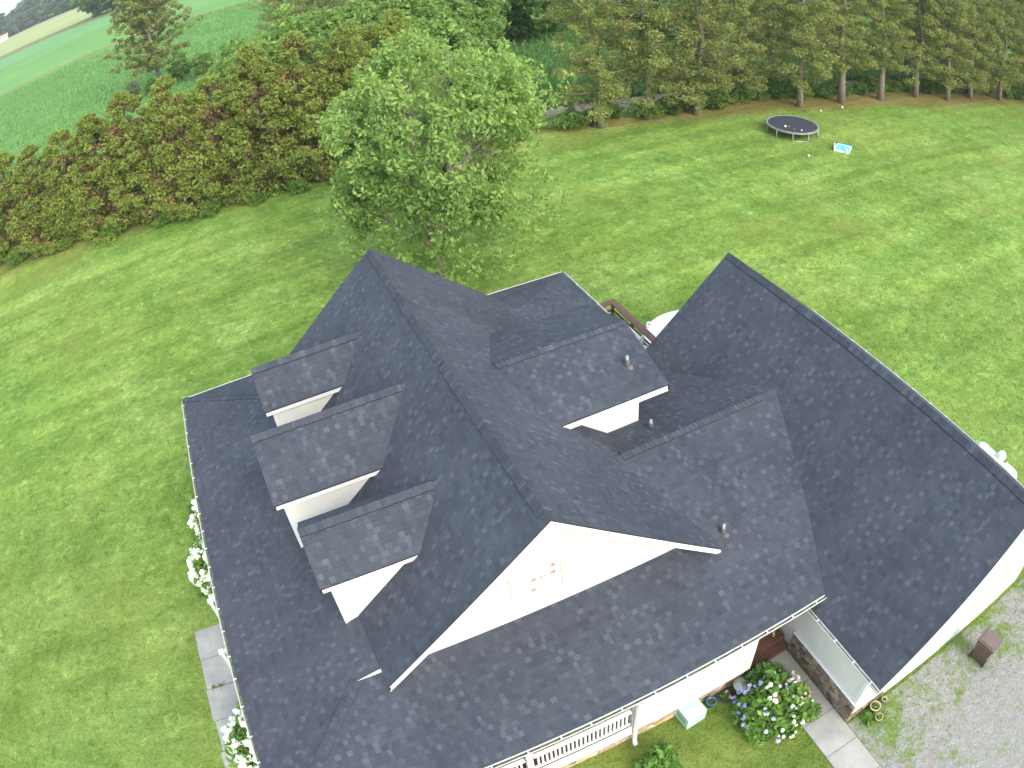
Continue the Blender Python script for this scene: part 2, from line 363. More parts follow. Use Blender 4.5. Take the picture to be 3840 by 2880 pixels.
def cap_strip(mb, a, b, s1, s2, side, w=.15, step=.142, lift=.022):
    """ridge cap of overlapping folded tabs from a to b; side = horizontal unit vector of slope 1, s1 s2 pitches"""
    a, b = Vector(a), Vector(b); d = b - a; L = d.length; d.normalize(); sd = Vector(side); n = int(L / step)
    for i in range(n):
        p0 = a + d * (i * step); p1 = a + d * (min((i + 1) * step + .02, L)); z0, z1 = lift + .012, lift
        wj = w + random.uniform(-.008, .008)
        for sg, sl in ((1, s1), (-1, s2)):
            r = Vector((0, 0, 1))
            A = p0 + r * z0; B = p1 + r * z1
            C = p1 + sd * sg * wj + r * (z1 - sl * wj); D = p0 + sd * sg * wj + r * (z0 - sl * wj)
            u0 = random.random() * 30; v0 = random.randint(0, 200) * .142 + .03
            mb.face([A, B, C, D] if sg < 0 else [D, C, B, A], 0, [(u0, v0), (u0 + .05, v0), (u0 + .05, v0 + .05), (u0, v0 + .05)])
            dd_ = .05 if sg > 0 else .03; D2 = D - r * dd_; C2 = C - r * dd_; mb.face([D, C, C2, D2], 1 if sg > 0 else 0, [(u0, v0)] * 4)
            A2 = A - r * .014; mb.face([A, D, D - r * .014, A2], 0, [(u0, v0)] * 4)

def rake(mb, a, b, depth=.20, th=.035, out=(0, -1, 0), drop=.03):
    """fascia board hung below the sloping edge a-b"""
    a, b = Vector(a), Vector(b); o = Vector(out) * th; dz0 = Vector((0, 0, -drop)); dz1 = Vector((0, 0, -drop - depth))
    q = [a + dz0, b + dz0, b + dz1, a + dz1]; r = [p - o for p in q]
    mb.face(q); mb.face(list(reversed(r)))
    for i in range(4): mb.face([q[i], r[i], r[(i + 1) % 4], q[(i + 1) % 4]])

def gutter(parent, a, b, out, w=.105, h=.11, drop=.05, name='gutter'):
    a, b = Vector(a), Vector(b); o = Vector(out); mb = MB(); z = Vector((0, 0, 1))
    prof = [(0.0, -drop), (0.0, -drop - h), (w * .75, -drop - h), (w, -drop + .01), (w - .008, -drop + .01), (w * .72, -drop - h + .015), (.012, -drop - h + .015), (.012, -drop)]
    A = [a + o * x + z * y for x, y in prof]; B = [b + o * x + z * y for x, y in prof]
    for i in range(len(prof)):
        j = (i + 1) % len(prof); mb.face([A[i], A[j], B[j], B[i]])
    mb.face(A); mb.face(list(reversed(B)))
    L = (b - a).length; d = (b - a).normalized(); k = .35
    while k < L:
        p = a + d * k; mb.bar(p + z * (-drop + .012) + o * -.03, p + z * (-drop + .012) + o * (w + .004), .035, .008); k += random.uniform(.75, .95)
    g = mb.build(name, 'trim', parent)
    m2 = MB(); x0, x1 = .016, w * .90; n = max(2, int(L / .15)); last = None
    for i in range(n + 1):
        p = a + d * (L * i / n); zz = -drop - h * random.uniform(.35, .6); cur = (p + o * x0 + z * zz, p + o * x1 + z * zz)
        if last: m2.face([last[0], last[1], cur[1], cur[0]])
        last = cur
    m2.build('leaf_debris', 'debris', g); return g

# ------------------------------------------------------------------ setting
def sheet(name, pts, z, mat, kind='structure', bm=None):
    mb = MB(); mb.face([(x, y, z) for x, y in pts]); o = mb.build(name, mat); o['kind'] = kind; return o
FIELD = mat_ground2('field_green', [(.3, (.11, .25, .070)), (.5, (.15, .31, .085)), (.7, (.20, .37, .115))], 1, .08, .16)
sheet('ground', [(-3000, -1500), (3000, -1500), (3000, 4000), (-3000, 4000)], 0.0, FIELD)
def tree_line(x):          # front edge of the trees behind the lawn
    P = [(-200, 95), (-60, 62), (-24.4, 48), (-16, 44.8), (-7.4, 41.5), (1, 39.6), (15, 38.0), (22.6, 36.4), (30, 35), (37, 34.6), (52, 32.6), (70, 29), (120, 20)]
    for (x0, y0), (x1, y1) in zip(P, P[1:]):
        if x <= x1: return y0 + (y1 - y0) * (x - x0) / (x1 - x0)
    return 20
xs = [-140, -60, -24.4, -16, -7.4, 1, 15, 22.6, 30, 37, 52, 70, 110]
sheet('lawn', [(-140, -60), (110, -60)] + [(x, tree_line(x) + 3.2) for x in reversed(xs)], .02, 'lawn')
TRACK = mat_ground2('dirt', [(.3, (.26, .20, .16)), (.6, (.38, .31, .26)), (.8, (.46, .39, .34))], 3)
def strip(name, pts, w, z, mat):
    L = []; Rr = []
    for i, p in enumerate(pts):
        a = Vector(pts[max(i - 1, 0)]); b = Vector(pts[min(i + 1, len(pts) - 1)]); d = (b - a).normalized(); nrm = Vector((-d.y, d.x))
        L.append(tuple(Vector(p) + nrm * w / 2)); Rr.append(tuple(Vector(p) - nrm * w / 2))
    sheet(name, L + list(reversed(Rr)), z, mat)
strip('farm_track', [(4, 45.5), (14, 43.6), (25, 41.9), (41, 39.8), (58, 36.7), (72, 34.3), (110, 27)], 2.3, .03, TRACK)
strip('grass_verge', [(4, 47.2), (14, 45.3), (25, 43.6), (41, 41.5), (58, 38.4), (72, 36), (110, 29)], 1.3, .026, mat_ground2('verge_soil', [(.3, (.07, .075, .04)), (.7, (.13, .12, .08))], 3))
OL = mat_ground2('olive_lane', [(.3, (.13, .17, .05)), (.5, (.22, .20, .09)), (.7, (.30, .26, .12))], 2)
strip('field_lane', [(-130, 174), (-46, 178.5), (-24, 181), (-4, 180), (7, 169), (30, 150)], 4.5, .04, OL)
strip('field_margin', [(-160, 398), (-105, 371), (-62, 349), (-50, 341), (0, 310)], 16, .10, mat_ground2('margin_soil', [(.3, (.16, .14, .07)), (.7, (.30, .22, .14))], 1))
strip('grass_strip', [(-165, 412), (-108, 385), (-64, 361), (-52, 352), (0, 320)], 12, .12, mat_ground2('strip_green', [(.3, (.09, .17, .045)), (.7, (.16, .24, .07))], 1))
sheet('hay_field', [(-172, 420), (-112, 392), (-66, 367), (-40, 352), (-60, 560), (-125, 660), (-190, 720), (-320, 650)], .14, mat_ground2('hay', [(.3, (.24, .31, .12)), (.5, (.32, .37, .15)), (.7, (.38, .38, .18))], .6))
sheet('teal_field', [(-160, 300), (-95, 285), (-40, 262), (60, 220), (60, 250), (-35, 318), (-100, 350), (-160, 372)], .06, mat_ground2('teal_crop', [(.3, (.12, .28, .105)), (.6, (.16, .33, .125))], .5))
strip('far_road', [(-230, 690), (-186, 675), (-150, 668), (-128, 648)], 9, .2, plain('pale_road', (.50, .50, .50), .9))
mb = MB(); mb.face([(6.40, -40, .03), (30, -40, .03), (30, -4.9, .03), (6.40, -4.9, .03)])
o = mb.build('gravel_drive', 'gravel'); o['kind'] = 'structure'
# walkways: slabs with open joints
mb = MB(); ys = [-1.72, -2.95, -4.2, -5.43, -6.68, -7.9, -9.1]
for a, b in zip(ys, ys[1:]): mb.box(5.26 + random.uniform(-.01, .01), 6.37, b + .008, a - .008, -.05, .055 + random.uniform(-.004, .004))
o = mb.build('path', 'concrete'); o['kind'] = 'structure'
mb = MB(); ys = [7.26, 6.02, 4.82, 3.6, 2.45, 1.9, .8, -.4, -1.6]
for i, (a, b) in enumerate(zip(ys, ys[1:])):
    dx = (0, .015, -.03, .03, -.05, .01, .02, 0)[i]; mb.box(-9.79 + dx - .0, -8.0, b + .012, a - .012, -.05, .055 + random.uniform(-.006, .006))
o = mb.build('pavement', 'concrete'); o['kind'] = 'structure'

# ------------------------------------------------------------------ the house
H = thing('house', (0, 0, 0), 'white house with dark grey shingle roofs, three dormers, wraparound porch and attached garage', 'house')
zR, sM, wL, wR, L = 8.042, .833, 4.184, 4.532, 13.0
XP, YN, YF, zP, sP, sQ = 7.873, -2.235, 15.275, 3.39, .308, .330
yg, ygf = .60, 12.40
zm = lambda x: zR - sM * abs(x)
# main gable roof
mb = MB()
roof_plane(mb, [(0, 0, zR), (0, L, zR), (-wL, L, zm(wL)), (-wL, 0, zm(wL))], (0, 1, 0), eave=(-wL, 0, zm(wL)))
roof_plane(mb, [(0, 0, zR), (0, L, zR), (wR, L, zm(wR)), (wR, 0, zm(wR))], (0, 1, 0), eave=(wR, 0, zm(wR)))
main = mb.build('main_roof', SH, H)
mb = MB(); cap_strip(mb, (0, .28, zR), (0, L, zR), sM, sM, (-1, 0, 0), .17)
mb.build('ridge_cap', ['shingle', 'drip'], main)
for y, o_ in ((0, -1), (L, 1)):
    mb = MB(); rake(mb, (0, y, zR), (-wL, y, zm(wL)), out=(0, o_, 0)); rake(mb, (0, y, zR), (wR, y, zm(wR)), out=(0, o_, 0))
    mb.build('rake_board', 'trim', main)
mb = MB(); rake(mb, (-wL, 0, zm(wL)), (-wL, L, zm(wL)), .15, out=(-1, 0, 0)); mb.build('fascia', 'trim', main)
# gable walls and the body of the house
def gable(mb, y0, y1):
    for y, rev in ((y0, False), (y1, True)):
        f = [(-4.0, y, 3.4), (4.2, y, 3.4), (4.2, y, zm(4.2) - .06), (0, y, zR - .06), (-4.0, y, zm(4.0) - .06)]
        mb.face(list(reversed(f)) if rev else f)
mb = MB(); gable(mb, yg, yg + .2); mb.build('gable_wall', 'gable', H)
mb = MB(); gable(mb, ygf - .2, ygf); mb.build('gable_wall', 'gable', H)
mb = MB(); mb.box(-4.0, 4.2, yg + .01, ygf - .01, 0, 4.45); mb.build('wall', 'siding', H)
# window between two shutters in the near gable
mb = MB(); y = yg - .03
for x0, x1, z0, z1 in ((-.50, -.44, 4.93, 5.97), (.32, .38, 4.93, 5.97), (-.44, .32, 5.91, 5.97), (-.44, .32, 4.93, 4.99), (-.44, .32, 5.43, 5.47), (-.085, -.045, 4.99, 5.43), (-.085, -.045, 5.47, 5.91)):
    mb.box(x0, x1, y, yg + .01, z0, z1)
win = mb.build('window', 'trim', H)
mb = MB(); mb.box(-.44, .32, yg - .006, yg + .02, 4.99, 5.91); mb.build('pane', 'glass', win)
REFL = plain('faded_reflection', (.50, .22, .16), .8)  # reddish reflections in the pane, built as small flat coloured pieces
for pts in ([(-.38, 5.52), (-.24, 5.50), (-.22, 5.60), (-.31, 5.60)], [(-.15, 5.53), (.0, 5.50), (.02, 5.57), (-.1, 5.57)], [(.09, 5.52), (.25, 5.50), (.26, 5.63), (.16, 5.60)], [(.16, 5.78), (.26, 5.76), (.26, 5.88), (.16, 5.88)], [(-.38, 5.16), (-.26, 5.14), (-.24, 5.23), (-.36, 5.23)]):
    mb = MB(); mb.face([(x, yg - .009, z) for x, z in pts]); mb.build('pane_reflection', REFL, win)
for x0, x1 in ((-.86, -.53), (.41, .72)):
    mb = MB(); mb.box(x0, x1, yg - .028, yg + .01, 4.90, 5.98)
    k = 4.95
    while k < 5.92: mb.box(x0 + .04, x1 - .04, yg - .036, yg - .02, k, k + .03); k += .05
    mb.build('shutter', 'shutter', H)
# wraparound porch roof
hy0 = yg; hx = XP - (sQ * (hy0 - YN)) / sP; hz = zP + sQ * (hy0 - YN)
yf2 = ygf; hz2 = zP + sQ * (YF - yf2); hx2 = XP - (hz2 - zP) / sP
xt = 4.15; zt = zP + sP * (XP - xt)
mb = MB()
roof_plane(mb, [(-XP, YN, zP), (-hx, hy0, hz), (-xt, hy0, zt), (-xt, yf2, zt), (-hx2, yf2, hz2), (-XP, YF, zP)], (0, 1, 0), eave=(-XP, YN, zP))
yr, zr = 3.387, zP + sQ * (3.387 - YN)
roof_plane(mb, [(-XP, YN, zP), (6.51, YN, zP), (8.9, yr, zr), (-.5, yr, zr), (-.5, hy0, hz), (-hx, hy0, hz)], (1, 0, 0), eave=(-XP, YN, zP))
roof_plane(mb, [(-XP, YF, zP), (XP, YF, zP), (hx2, yf2, hz2), (-hx2, yf2, hz2)], (1, 0, 0), eave=(-XP, YF, zP))
roof_plane(mb, [(XP, YF, zP), (hx2, yf2, hz2), (4.22, yf2, zP + sP * (XP - 4.22)), (4.22, 8.3, zP + sP * (XP - 4.22)), (XP, 8.3, zP)], (0, 1, 0), eave=(XP, YF, zP))
roof_plane(mb, [(.3, yr, zr), (8.9, yr, zr), (8.9, 8.0, zr - sQ * (8.0 - yr)), (.3, 8.0, zr - sQ * (8.0 - yr))], (1, 0, 0), eave=(.3, 8.0, zr - sQ * (8.0 - yr)))
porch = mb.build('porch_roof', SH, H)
mb = MB(); cap_strip(mb, (3.55, yr, zr), (8.35, yr, zr), sQ, sQ, (0, -1, 0), .17); mb.build('ridge_cap', ['shingle', 'drip'], porch)
def hip_cap(a, b):
    mb = MB(); a, b = Vector(a), Vector(b); d = b - a; n = int(d.length / .142)
    hz_ = Vector((-d.y, d.x, 0)).normalized()
    for i in range(n):
        p0 = a + d * (i / n); p1 = a + d * ((i + 1.1) / n)
        for sg in (1, -1):
            A = p0 + Vector((0, 0, .014)); B = p1 + Vector((0, 0, .026)); dr = .15 * .2
            C = B + hz_ * sg * .14 - Vector((0, 0, dr)); D = A + hz_ * sg * .14 - Vector((0, 0, dr)); u0 = random.random() * 30; v0 = random.randint(0, 200) * .142 + .03
            mb.face([A, B, C, D] if sg > 0 else [D, C, B, A], 0, [(u0, v0), (u0 + .05, v0), (u0 + .05, v0 + .05), (u0, v0 + .05)])
            mb.face([A, D, D - Vector((0, 0, .02)), A - Vector((0, 0, .02))], 1)
    mb.build('hip_cap', ['shingle', 'drip'], porch)
hip_cap((-XP, YN, zP), (-hx, hy0, hz)); hip_cap((-XP, YF, zP), (-hx2, yf2, hz2))
mb = MB(); mb.face([(-hx, hy0 - .012, hz + .004), (-xt, hy0 - .012, hz + .004), (-xt, hy0 - .012, zt - .03)]); mb.build('fascia', 'trim', porch)   # small wedge beside the gable
for a, b, o_ in (((-XP, YN, zP), (-XP, YF, zP), (-1, 0, 0)), ((6.5, YN, zP), (-XP, YN, zP), (0, -1, 0)), ((-XP, YF, zP), (XP, YF, zP), (0, 1, 0)), ((XP, YF, zP), (XP, 9.0, zP), (1, 0, 0))):
    g = gutter(porch, a, b, o_)
mb = MB()
for a, b, o_ in (((-XP, YN, zP), (-XP, YF, zP), (-1, 0, 0)), ((-XP, YN, zP), (6.5, YN, zP), (0, -1, 0)), ((-XP, YF, zP), (XP, YF, zP), (0, 1, 0)), ((XP, 9, zP), (XP, YF, zP), (1, 0, 0))):
    rake(mb, a, b, .2, .03, out=o_, drop=.045)
mb.build('fascia', 'trim', porch)
mb = MB(); mb.box(-XP + .05, 6.44, YN + .05, yg, zP - .26, zP - .24); mb.box(-XP + .05, -4.01, yg, YF - .05, zP - .26, zP - .24); mb.box(-4, XP - .05, ygf + .01, YF - .05, zP - .26, zP - .24); mb.box(4.21, 6.3, yg, 8.2, zP - .26, zP - .24)
mb.build('porch_ceiling', 'soffit', H)
# porch floor, foundation, enclosed room, railing, columns
mb = MB(); mb.box(-7.55, .94, -1.95, yg - .01, 1.1, 1.24); mb.box(-7.55, -4.01, yg - .01, 14.9, 1.1, 1.24); mb.box(-4.01, 7.4, ygf + .01, 14.9, 1.1, 1.24)
mb.build('porch_floor', 'stepwood', H)
mb = MB(); mb.box(-7.6, .94, -1.99, -1.955, .80, 1.26); mb.box(-7.6, -7.565, -1.955, 14.95, .80, 1.26); mb.build('porch_skirt', 'trim', H)
mb = MB(); mb.box(-7.45, 4.70, -1.80, -1.62, 0, .86); mb.box(-7.45, -7.3, -1.62, 14.8, 0, .86); mb.build('stone_foundation', 'washedstone', H)  # lightened stone copy, washed-out brightness put into its colour
mb = MB(); mb.box(.95, 4.72, -1.95, yg - .01, .82, zP - .27); mb.build('sunroom_wall', 'siding', H)
def railing(a, b, z0=1.38, z1=2.12):
    mb = MB(); a, b = Vector(a), Vector(b); d = b - a; Ln = d.length
    mb.bar(a + Vector((0, 0, z1)), b + Vector((0, 0, z1)), .11, .06); mb.bar(a + Vector((0, 0, z0)), b + Vector((0, 0, z0)), .06, .07)
    n = int(Ln / .112)
    for i in range(1, n): q = a + d * (i / n); mb.bar(q + Vector((0, 0, z0)), q + Vector((0, 0, z1)), .052, .052)
    return mb.build('railing', 'trim', H)
railing((-1.75, -1.93, 0), (.9, -1.93, 0)); railing((-4.55, -1.93, 0), (-1.97, -1.93, 0)); railing((-7.5, -1.93, 0), (-4.7, -1.93, 0))
railing((-7.52, -1.8, 0), (-7.52, 5.2, 0)); railing((-7.52, 7.6, 0), (-7.52, 14.8, 0))
for x, y in ((-1.86, -1.93), (-4.62, -1.93), (-7.5, -1.93), (-7.5, 1.7), (-7.5, 5.3), (-7.5, 7.5), (-7.5, 11.2), (-7.5, 14.8)):
    mb = MB(); mb.box(x - .08, x + .08, y - .08, y + .08, 1.24, zP - .25); mb.box(x - .11, x + .11, y - .11, y + .11, 1.24, 1.36); mb.box(x - .11, x + .11, y - .11, y + .11, zP - .4, zP - .26)
    mb.build('porch_column', 'trim', H)
mb = MB()
for i in range(4): mb.box(-8.75 + .29 * i, -7.6, 5.45, 7.35, .05, .26 + .24 * i - (.02 if i else 0))
mb.build('front_steps', 'concrete', H)
for y in (5.34, 7.46):
    mb = MB(); mb.box(-8.80, -8.68, y - .06, y + .06, .03, 1.0); mb.box(-8.83, -8.65, y - .09, y + .09, 1.0, 1.05)
    mb.bar((-8.7, y, .93), (-7.58, y, 1.9), .07, .07); mb.bar((-8.7, y, .35), (-7.58, y, 1.2), .05, .05)
    for k in range(1, 9): t_ = k / 9; mb.bar((-8.7 + 1.12 * t_, y, .35 + .85 * t_), (-8.7 + 1.12 * t_, y, .93 + .97 * t_), .035, .035)
    mb.build('stair_rail', 'trim', H)
mb = MB(); mb.tube([(1.02, YN - .06, zP - .12), (1.02, YN - .05, zP - .3), (1.02, -2.03, zP - .55), (1.02, -2.03, .42), (1.02, -2.06, .30), (1.02, -2.12, .24)], .065, 8)
mb.build('downspout', 'trim', H, smooth=True)
# recess between house and garage: boarded steps and landing
mb = MB()
for i in range(4): mb.box(4.74, 6.40, -1.72 + .27 * i, 1.0, .03 + .22 * i, .25 + .22 * i - .004)
mb.box(4.74, 6.40, -.62, yg, .905, .935)
mb.build('side_steps', 'stepwood', H)
mb = MB(); mb.box(4.74, 6.42, .55, .65, .9, zP - .27); mb.build('rear_door_wall', 'stepwood', H)
# rear gabled wing
yK, zK, sK, wK, xK = 6.594, 6.857, .311, 2.313, 5.588
ze = zK - sK * wK
mb = MB()
roof_plane(mb, [(1.36, yK, zK), (xK, yK, zK), (xK, yK - wK, ze), (2.22, yK - wK, ze)], (1, 0, 0), eave=(1, yK - wK, ze))
roof_plane(mb, [(1.36, yK, zK), (xK, yK, zK), (xK, yK + wK, ze), (2.22, yK + wK, ze)], (1, 0, 0), eave=(1, yK + wK, ze))
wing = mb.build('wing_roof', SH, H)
mb = MB(); cap_strip(mb, (1.55, yK, zK), (xK, yK, zK), sK, sK, (0, -1, 0), .16); mb.build('ridge_cap', ['shingle', 'drip'], wing)
mb = MB(); rake(mb, (2.2, yK - wK, ze), (xK, yK - wK, ze), .2, out=(0, -1, 0)); rake(mb, (2.2, yK + wK, ze), (xK, yK + wK, ze), .2, out=(0, 1, 0))
rake(mb, (xK, yK, zK), (xK, yK - wK, ze), .17, out=(1, 0, 0)); rake(mb, (xK, yK, zK), (xK, yK + wK, ze), .17, out=(1, 0, 0)); mb.build('fascia', 'trim', wing)
mb = MB(); mb.box(2.4, 4.9, yK - 1.87, yK + 1.87, 3.5, ze - .1)
for x in (4.9, 2.4): mb.face([(x, yK - 1.87, ze - .1), (x, yK + 1.87, ze - .1), (x, yK + 1.87, zK - sK * 1.87 - .06), (x, yK, zK - .06), (x, yK - 1.87, zK - sK * 1.87 - .06)])
for s_ in (-1, 1): mb.face([(2.4, yK + s_ * 1.87, ze - .1), (4.9, yK + s_ * 1.87, ze - .1), (4.9, yK + s_ * 1.87, zK - sK * 1.87 - .055), (2.4, yK + s_ * 1.87, zK - sK * 1.87 - .055)])
mb.build('wing_wall', 'siding', H)
# dormers
DS = [(10.056, 6.981, 1.093, 4.771, 4.546, .95), (6.585, 7.285, 1.481, 5.221, 5.0, 1.34), (3.21, 6.963, 1.129, 4.767, 4.546, .98)]
sD = .772
for i, (yd, zd, wd, xf, xw, hw) in enumerate(DS):
    zed = zd - sD * wd; mb = MB()
    for s_ in (-1, 1):
        roof_plane(mb, [(-xf, yd, zd), (-(zR - zd) / sM + .12, yd, zd), (-(zR - zed) / sM + .12, yd + s_ * wd, zed), (-xf, yd + s_ * wd, zed)], (1, 0, 0), eave=(-xf, yd + s_ * wd, zed))
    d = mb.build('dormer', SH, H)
    d['label'] = ('far dormer beside the lawn end of the roof', 'middle dormer, larger and reaching further out', 'near dormer with the brightest white cheek')[i]
    mb = MB(); cap_strip(mb, (-xf, yd, zd), (-(zR - zd) / sM - .12, yd, zd), sD, sD, (0, -1, 0), .15, lift=.03); mb.build('ridge_cap', ['shingle', 'drip'], d)
    mb = MB()
    for s_ in (-1, 1):
        rake(mb, (-xf, yd + s_ * wd, zed), (-(zR - zed) / sM - .02, yd + s_ * wd, zed), .14, .03, out=(0, s_, 0)); rake(mb, (-xf, yd, zd), (-xf, yd + s_ * wd, zed), .14, .03, out=(-1, 0, 0))
    mb.build('fascia', 'trim', d)
    mb = MB(); zb = 4.0; x1 = -1.0
    zt_ = zd - sD * hw - .06
    for s_ in (-1, 1):
        y = yd + s_ * hw; q = [(-xw, y, zb), (x1 - 1.5, y, zb), (x1 - 1.5, y, zt_), (-xw, y, zt_)]; mb.face(q if s_ < 0 else list(reversed(q)))
    mb.face([(-xw, yd + hw, zb), (-xw, yd - hw, zb), (-xw, yd - hw, zt_), (-xw, yd, zd - .06), (-xw, yd + hw, zt_)])
    mb.build('dormer_wall', 'cream' if i < 2 else 'siding', d)  # two farther dormers: shade painted in as a creamier white
    for ya, yb in ((yd - hw - .012, yd - hw + .08), (yd + hw - .08, yd + hw + .012)): mb = MB(); mb.box(-xw - .012, -xw + .08, ya, yb, zb, zt_ - .01); mb.build('corner_trim', 'trim', d)
    mb = MB(); mb.box(-xw - .03, -xw + .02, yd - .42, yd + .42, 4.75, 5.85); wn_ = mb.build('window', 'trim', d)
# vents through the roof
def vent_pipe(x, y, z, tall=.32):
    mb = MB(); mb.lathe([(.0, tall), (.045, tall), (.045, 0)], 12, (x, y, z)); v = mb.build('vent_pipe', 'vent', H, True)
    mb = MB(); mb.lathe([(.055, tall * .62), (.085, tall * .45), (.10, .0)], 12, (x, y, z)); mb.build('collar', 'lead', v, True)
    mb = MB(); mb.lathe([(.0, .04), (.07, .04), (.11, -.03)], 12, (x + .03, y - .10, z - .03)); mb.build('flashing', 'rust', v, True)
vent_pipe(4.89, .44, 4.246, .30); vent_pipe(4.95, 4.15, 4.98, .26); vent_pipe(4.85, 5.27, 6.445, .28)
# garage
xG, zG, sG, wG, yG0, yG1 = 10.712, 6.81, .828, 4.585, -5.342, 8.319
mb = MB()
for s_ in (-1, 1): roof_plane(mb, [(xG, yG0, zG), (xG, yG1, zG), (xG + s_ * wG, yG1, zG - sG * wG), (xG + s_ * wG, yG0, zG - sG * wG)], (0, 1, 0), eave=(xG + s_ * wG, yG0, zG - sG * wG))
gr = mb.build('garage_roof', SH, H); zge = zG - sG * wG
mb = MB(); cap_strip(mb, (xG, yG0, zG), (xG, yG1, zG), sG, sG, (-1, 0, 0), .17); mb.build('ridge_cap', ['shingle', 'drip'], gr)
for y, o_ in ((yG0, -1), (yG1, 1)):
    mb = MB()
    for s_ in (-1, 1): rake(mb, (xG, y, zG), (xG + s_ * wG, y, zge), .2, out=(0, o_, 0))
    mb.build('rake_board', 'trim', gr)
gutter(gr, (xG - wG, yG0, zge), (xG - wG, -1.9, zge), (-1, 0, 0)); gutter(gr, (xG + wG, yG0, zge), (xG + wG, yG1, zge), (1, 0, 0))
for s_ in (-1, 1): mb = MB(); rake(mb, (xG + s_ * wG, yG0, zge), (xG + s_ * wG, yG1, zge), .18, out=(s_, 0, 0), drop=.045); mb.build('fascia', 'trim', gr)
mb = MB(); gx0, gx1, gy0, gy1 = 6.46, 14.96, -4.76, 7.9
mb.box(gx0, gx1, gy0, gy1, 0, zge - .02)
for y, rv in ((gy0 - .003, 0), (gy1 + .003, 1)):
    zz = lambda x: zG - sG * abs(x - xG) - .06
    q = [(gx0, y, zge - .02), (gx1, y, zge - .02), (gx1, y, zz(gx1)), (xG, y, zz(xG)), (gx0, y, zz(gx0))]; mb.face(list(reversed(q)) if rv else q)
gw = mb.build('garage_wall', 'siding', H)
mb = MB(); mb.box(gx0 - .06, gx0 + .01, gy0 - .06, -1.74, 0, .97); mb.box(gx0 + .01, 7.85, gy0 - .06, gy0 - .004, 0, .22); mb.build('stone_wainscot', 'stone', gw)
mb = MB(); mb.box(gx0 - .02, gx0 + .1, gy0 - .02, gy0 + .1, .975, zge - .03); mb.build('corner_trim', 'trim', gw)
mb = MB(); mb.box(gx0 - .07, gx0 - .004, gy0 - .07, -1.74, .972, 1.0); mb.build('ledge', 'trim', gw)
for x0 in (7.9, 11.2):
    mb = MB(); mb.box(x0, x0 + 2.6, gy0 - .02, gy0 - .006, .03, 2.15)
    for k in range(1, 4): mb.box(x0, x0 + 2.6, gy0 - .026, gy0 - .016, k * .53, k * .53 + .02)
    mb.build('garage_door', 'trim', gw)
# rear deck (attached)
mb = MB(); fx = 9.80
k = 5.0
while k < fx: mb.box(k, min(k + .135, fx), 8.35, 14.62, 1.07, 1.10); k += .142
mb.box(fx - .02, fx + .02, 8.35, 14.64, .85, 1.095); mb.box(5, fx, 14.62, 14.66, .85, 1.095)
dk = mb.build('deck', 'deckwood', H)
mb = MB(); mb.box(fx - .12, fx + .17, 8.4, 14.82, 1.60, 1.65); mb.box(7.4, fx - .12, 14.52, 14.82, 1.60, 1.65)
mb.bar((fx, 8.4, 1.25), (fx, 14.64, 1.25), .04, .09); mb.bar((7.4, 14.64, 1.25), (fx, 14.64, 1.25), .04, .09)
for y in (8.5, 10.0, 11.5, 13.05, 14.64): mb.box(fx - .05, fx + .05, y - .05, y + .05, 0, 1.60)
for x in (7.5, 8.7): mb.box(x - .05, x + .05, 14.59, 14.69, 0, 1.6)
mb.build('deck_rail', 'deckwood', dk)

# ------------------------------------------------------------------ foliage tools
def leaf_arrays(centers, size, flat=.0, elong=1.6, seed=0):
    """one diamond quad per centre"""
    g = np.random.default_rng(seed); n = len(centers); c = np.asarray(centers)
    nrm = g.normal(size=(n, 3)); nrm[:, 2] = np.abs(nrm[:, 2]) + flat; nrm /= np.linalg.norm(nrm, axis=1)[:, None]
    a = g.normal(size=(n, 3)); a -= (a * nrm).sum(1)[:, None] * nrm; a /= np.linalg.norm(a, axis=1)[:, None]; b = np.cross(nrm, a)
    s = (np.asarray(size) * g.uniform(.6, 1.3, n))[:, None] * .5
    return np.stack([c + a * s * elong, c + b * s * .75, c - a * s * elong, c - b * s * .75], 1).reshape(-1, 3)
def leaf_mesh(name, groups, mats):
    """groups: list of (centers, size, flat, material index)"""
    V = []; mi = []
    for k, (c, s, fl, m) in enumerate(groups):
        if len(c) == 0: continue
        V.append(leaf_arrays(c, s, fl, seed=k + 11)); mi += [m] * len(c)
    V = np.concatenate(V); n = len(V) // 4; me = bpy.data.meshes.new(name)
    me.vertices.add(len(V)); me.vertices.foreach_set('co', V.astype(np.float32).ravel())
    me.loops.add(n * 4); me.loops.foreach_set('vertex_index', np.arange(n * 4, dtype=np.int32))
    me.polygons.add(n); me.polygons.foreach_set('loop_start', np.arange(0, n * 4, 4, dtype=np.int32))
    try: me.polygons.foreach_set('loop_total', np.full(n, 4, dtype=np.int32))
    except Exception: pass
    for m in mats: me.materials.append(M[m])
    me.polygons.foreach_set('material_index', np.array(mi, dtype=np.int32)); me.update(calc_edges=True); me.validate()
    return me
def blob(g, c, r, n):
    d = g.normal(size=(n, 3)); d /= np.linalg.norm(d, axis=1)[:, None]; rad = g.uniform(.35, 1, n) ** .5
    return np.asarray(c) + d * rad[:, None] * np.asarray(r)
def add_obj(name, me, parent=None, loc=None):
    o = bpy.data.objects.new(name, me); COL.objects.link(o)
    if parent: o.parent = parent
    if loc: o.location = loc
    return o
def tree_proto(trunk_me, crown_me): return (trunk_me, crown_me)
def place_tree(proto, name, x, y, label, cat, group, sc=1, rz=None, sz=None):
    t = thing(name, (x, y, 0), label, cat, group, rz if rz is not None else random.uniform(0, 6.28))
    t.scale = (sc, sc, sz if sz else sc)
    if proto[0]: add_obj('trunk', proto[0], t)
    add_obj('crown', proto[1], t); return t

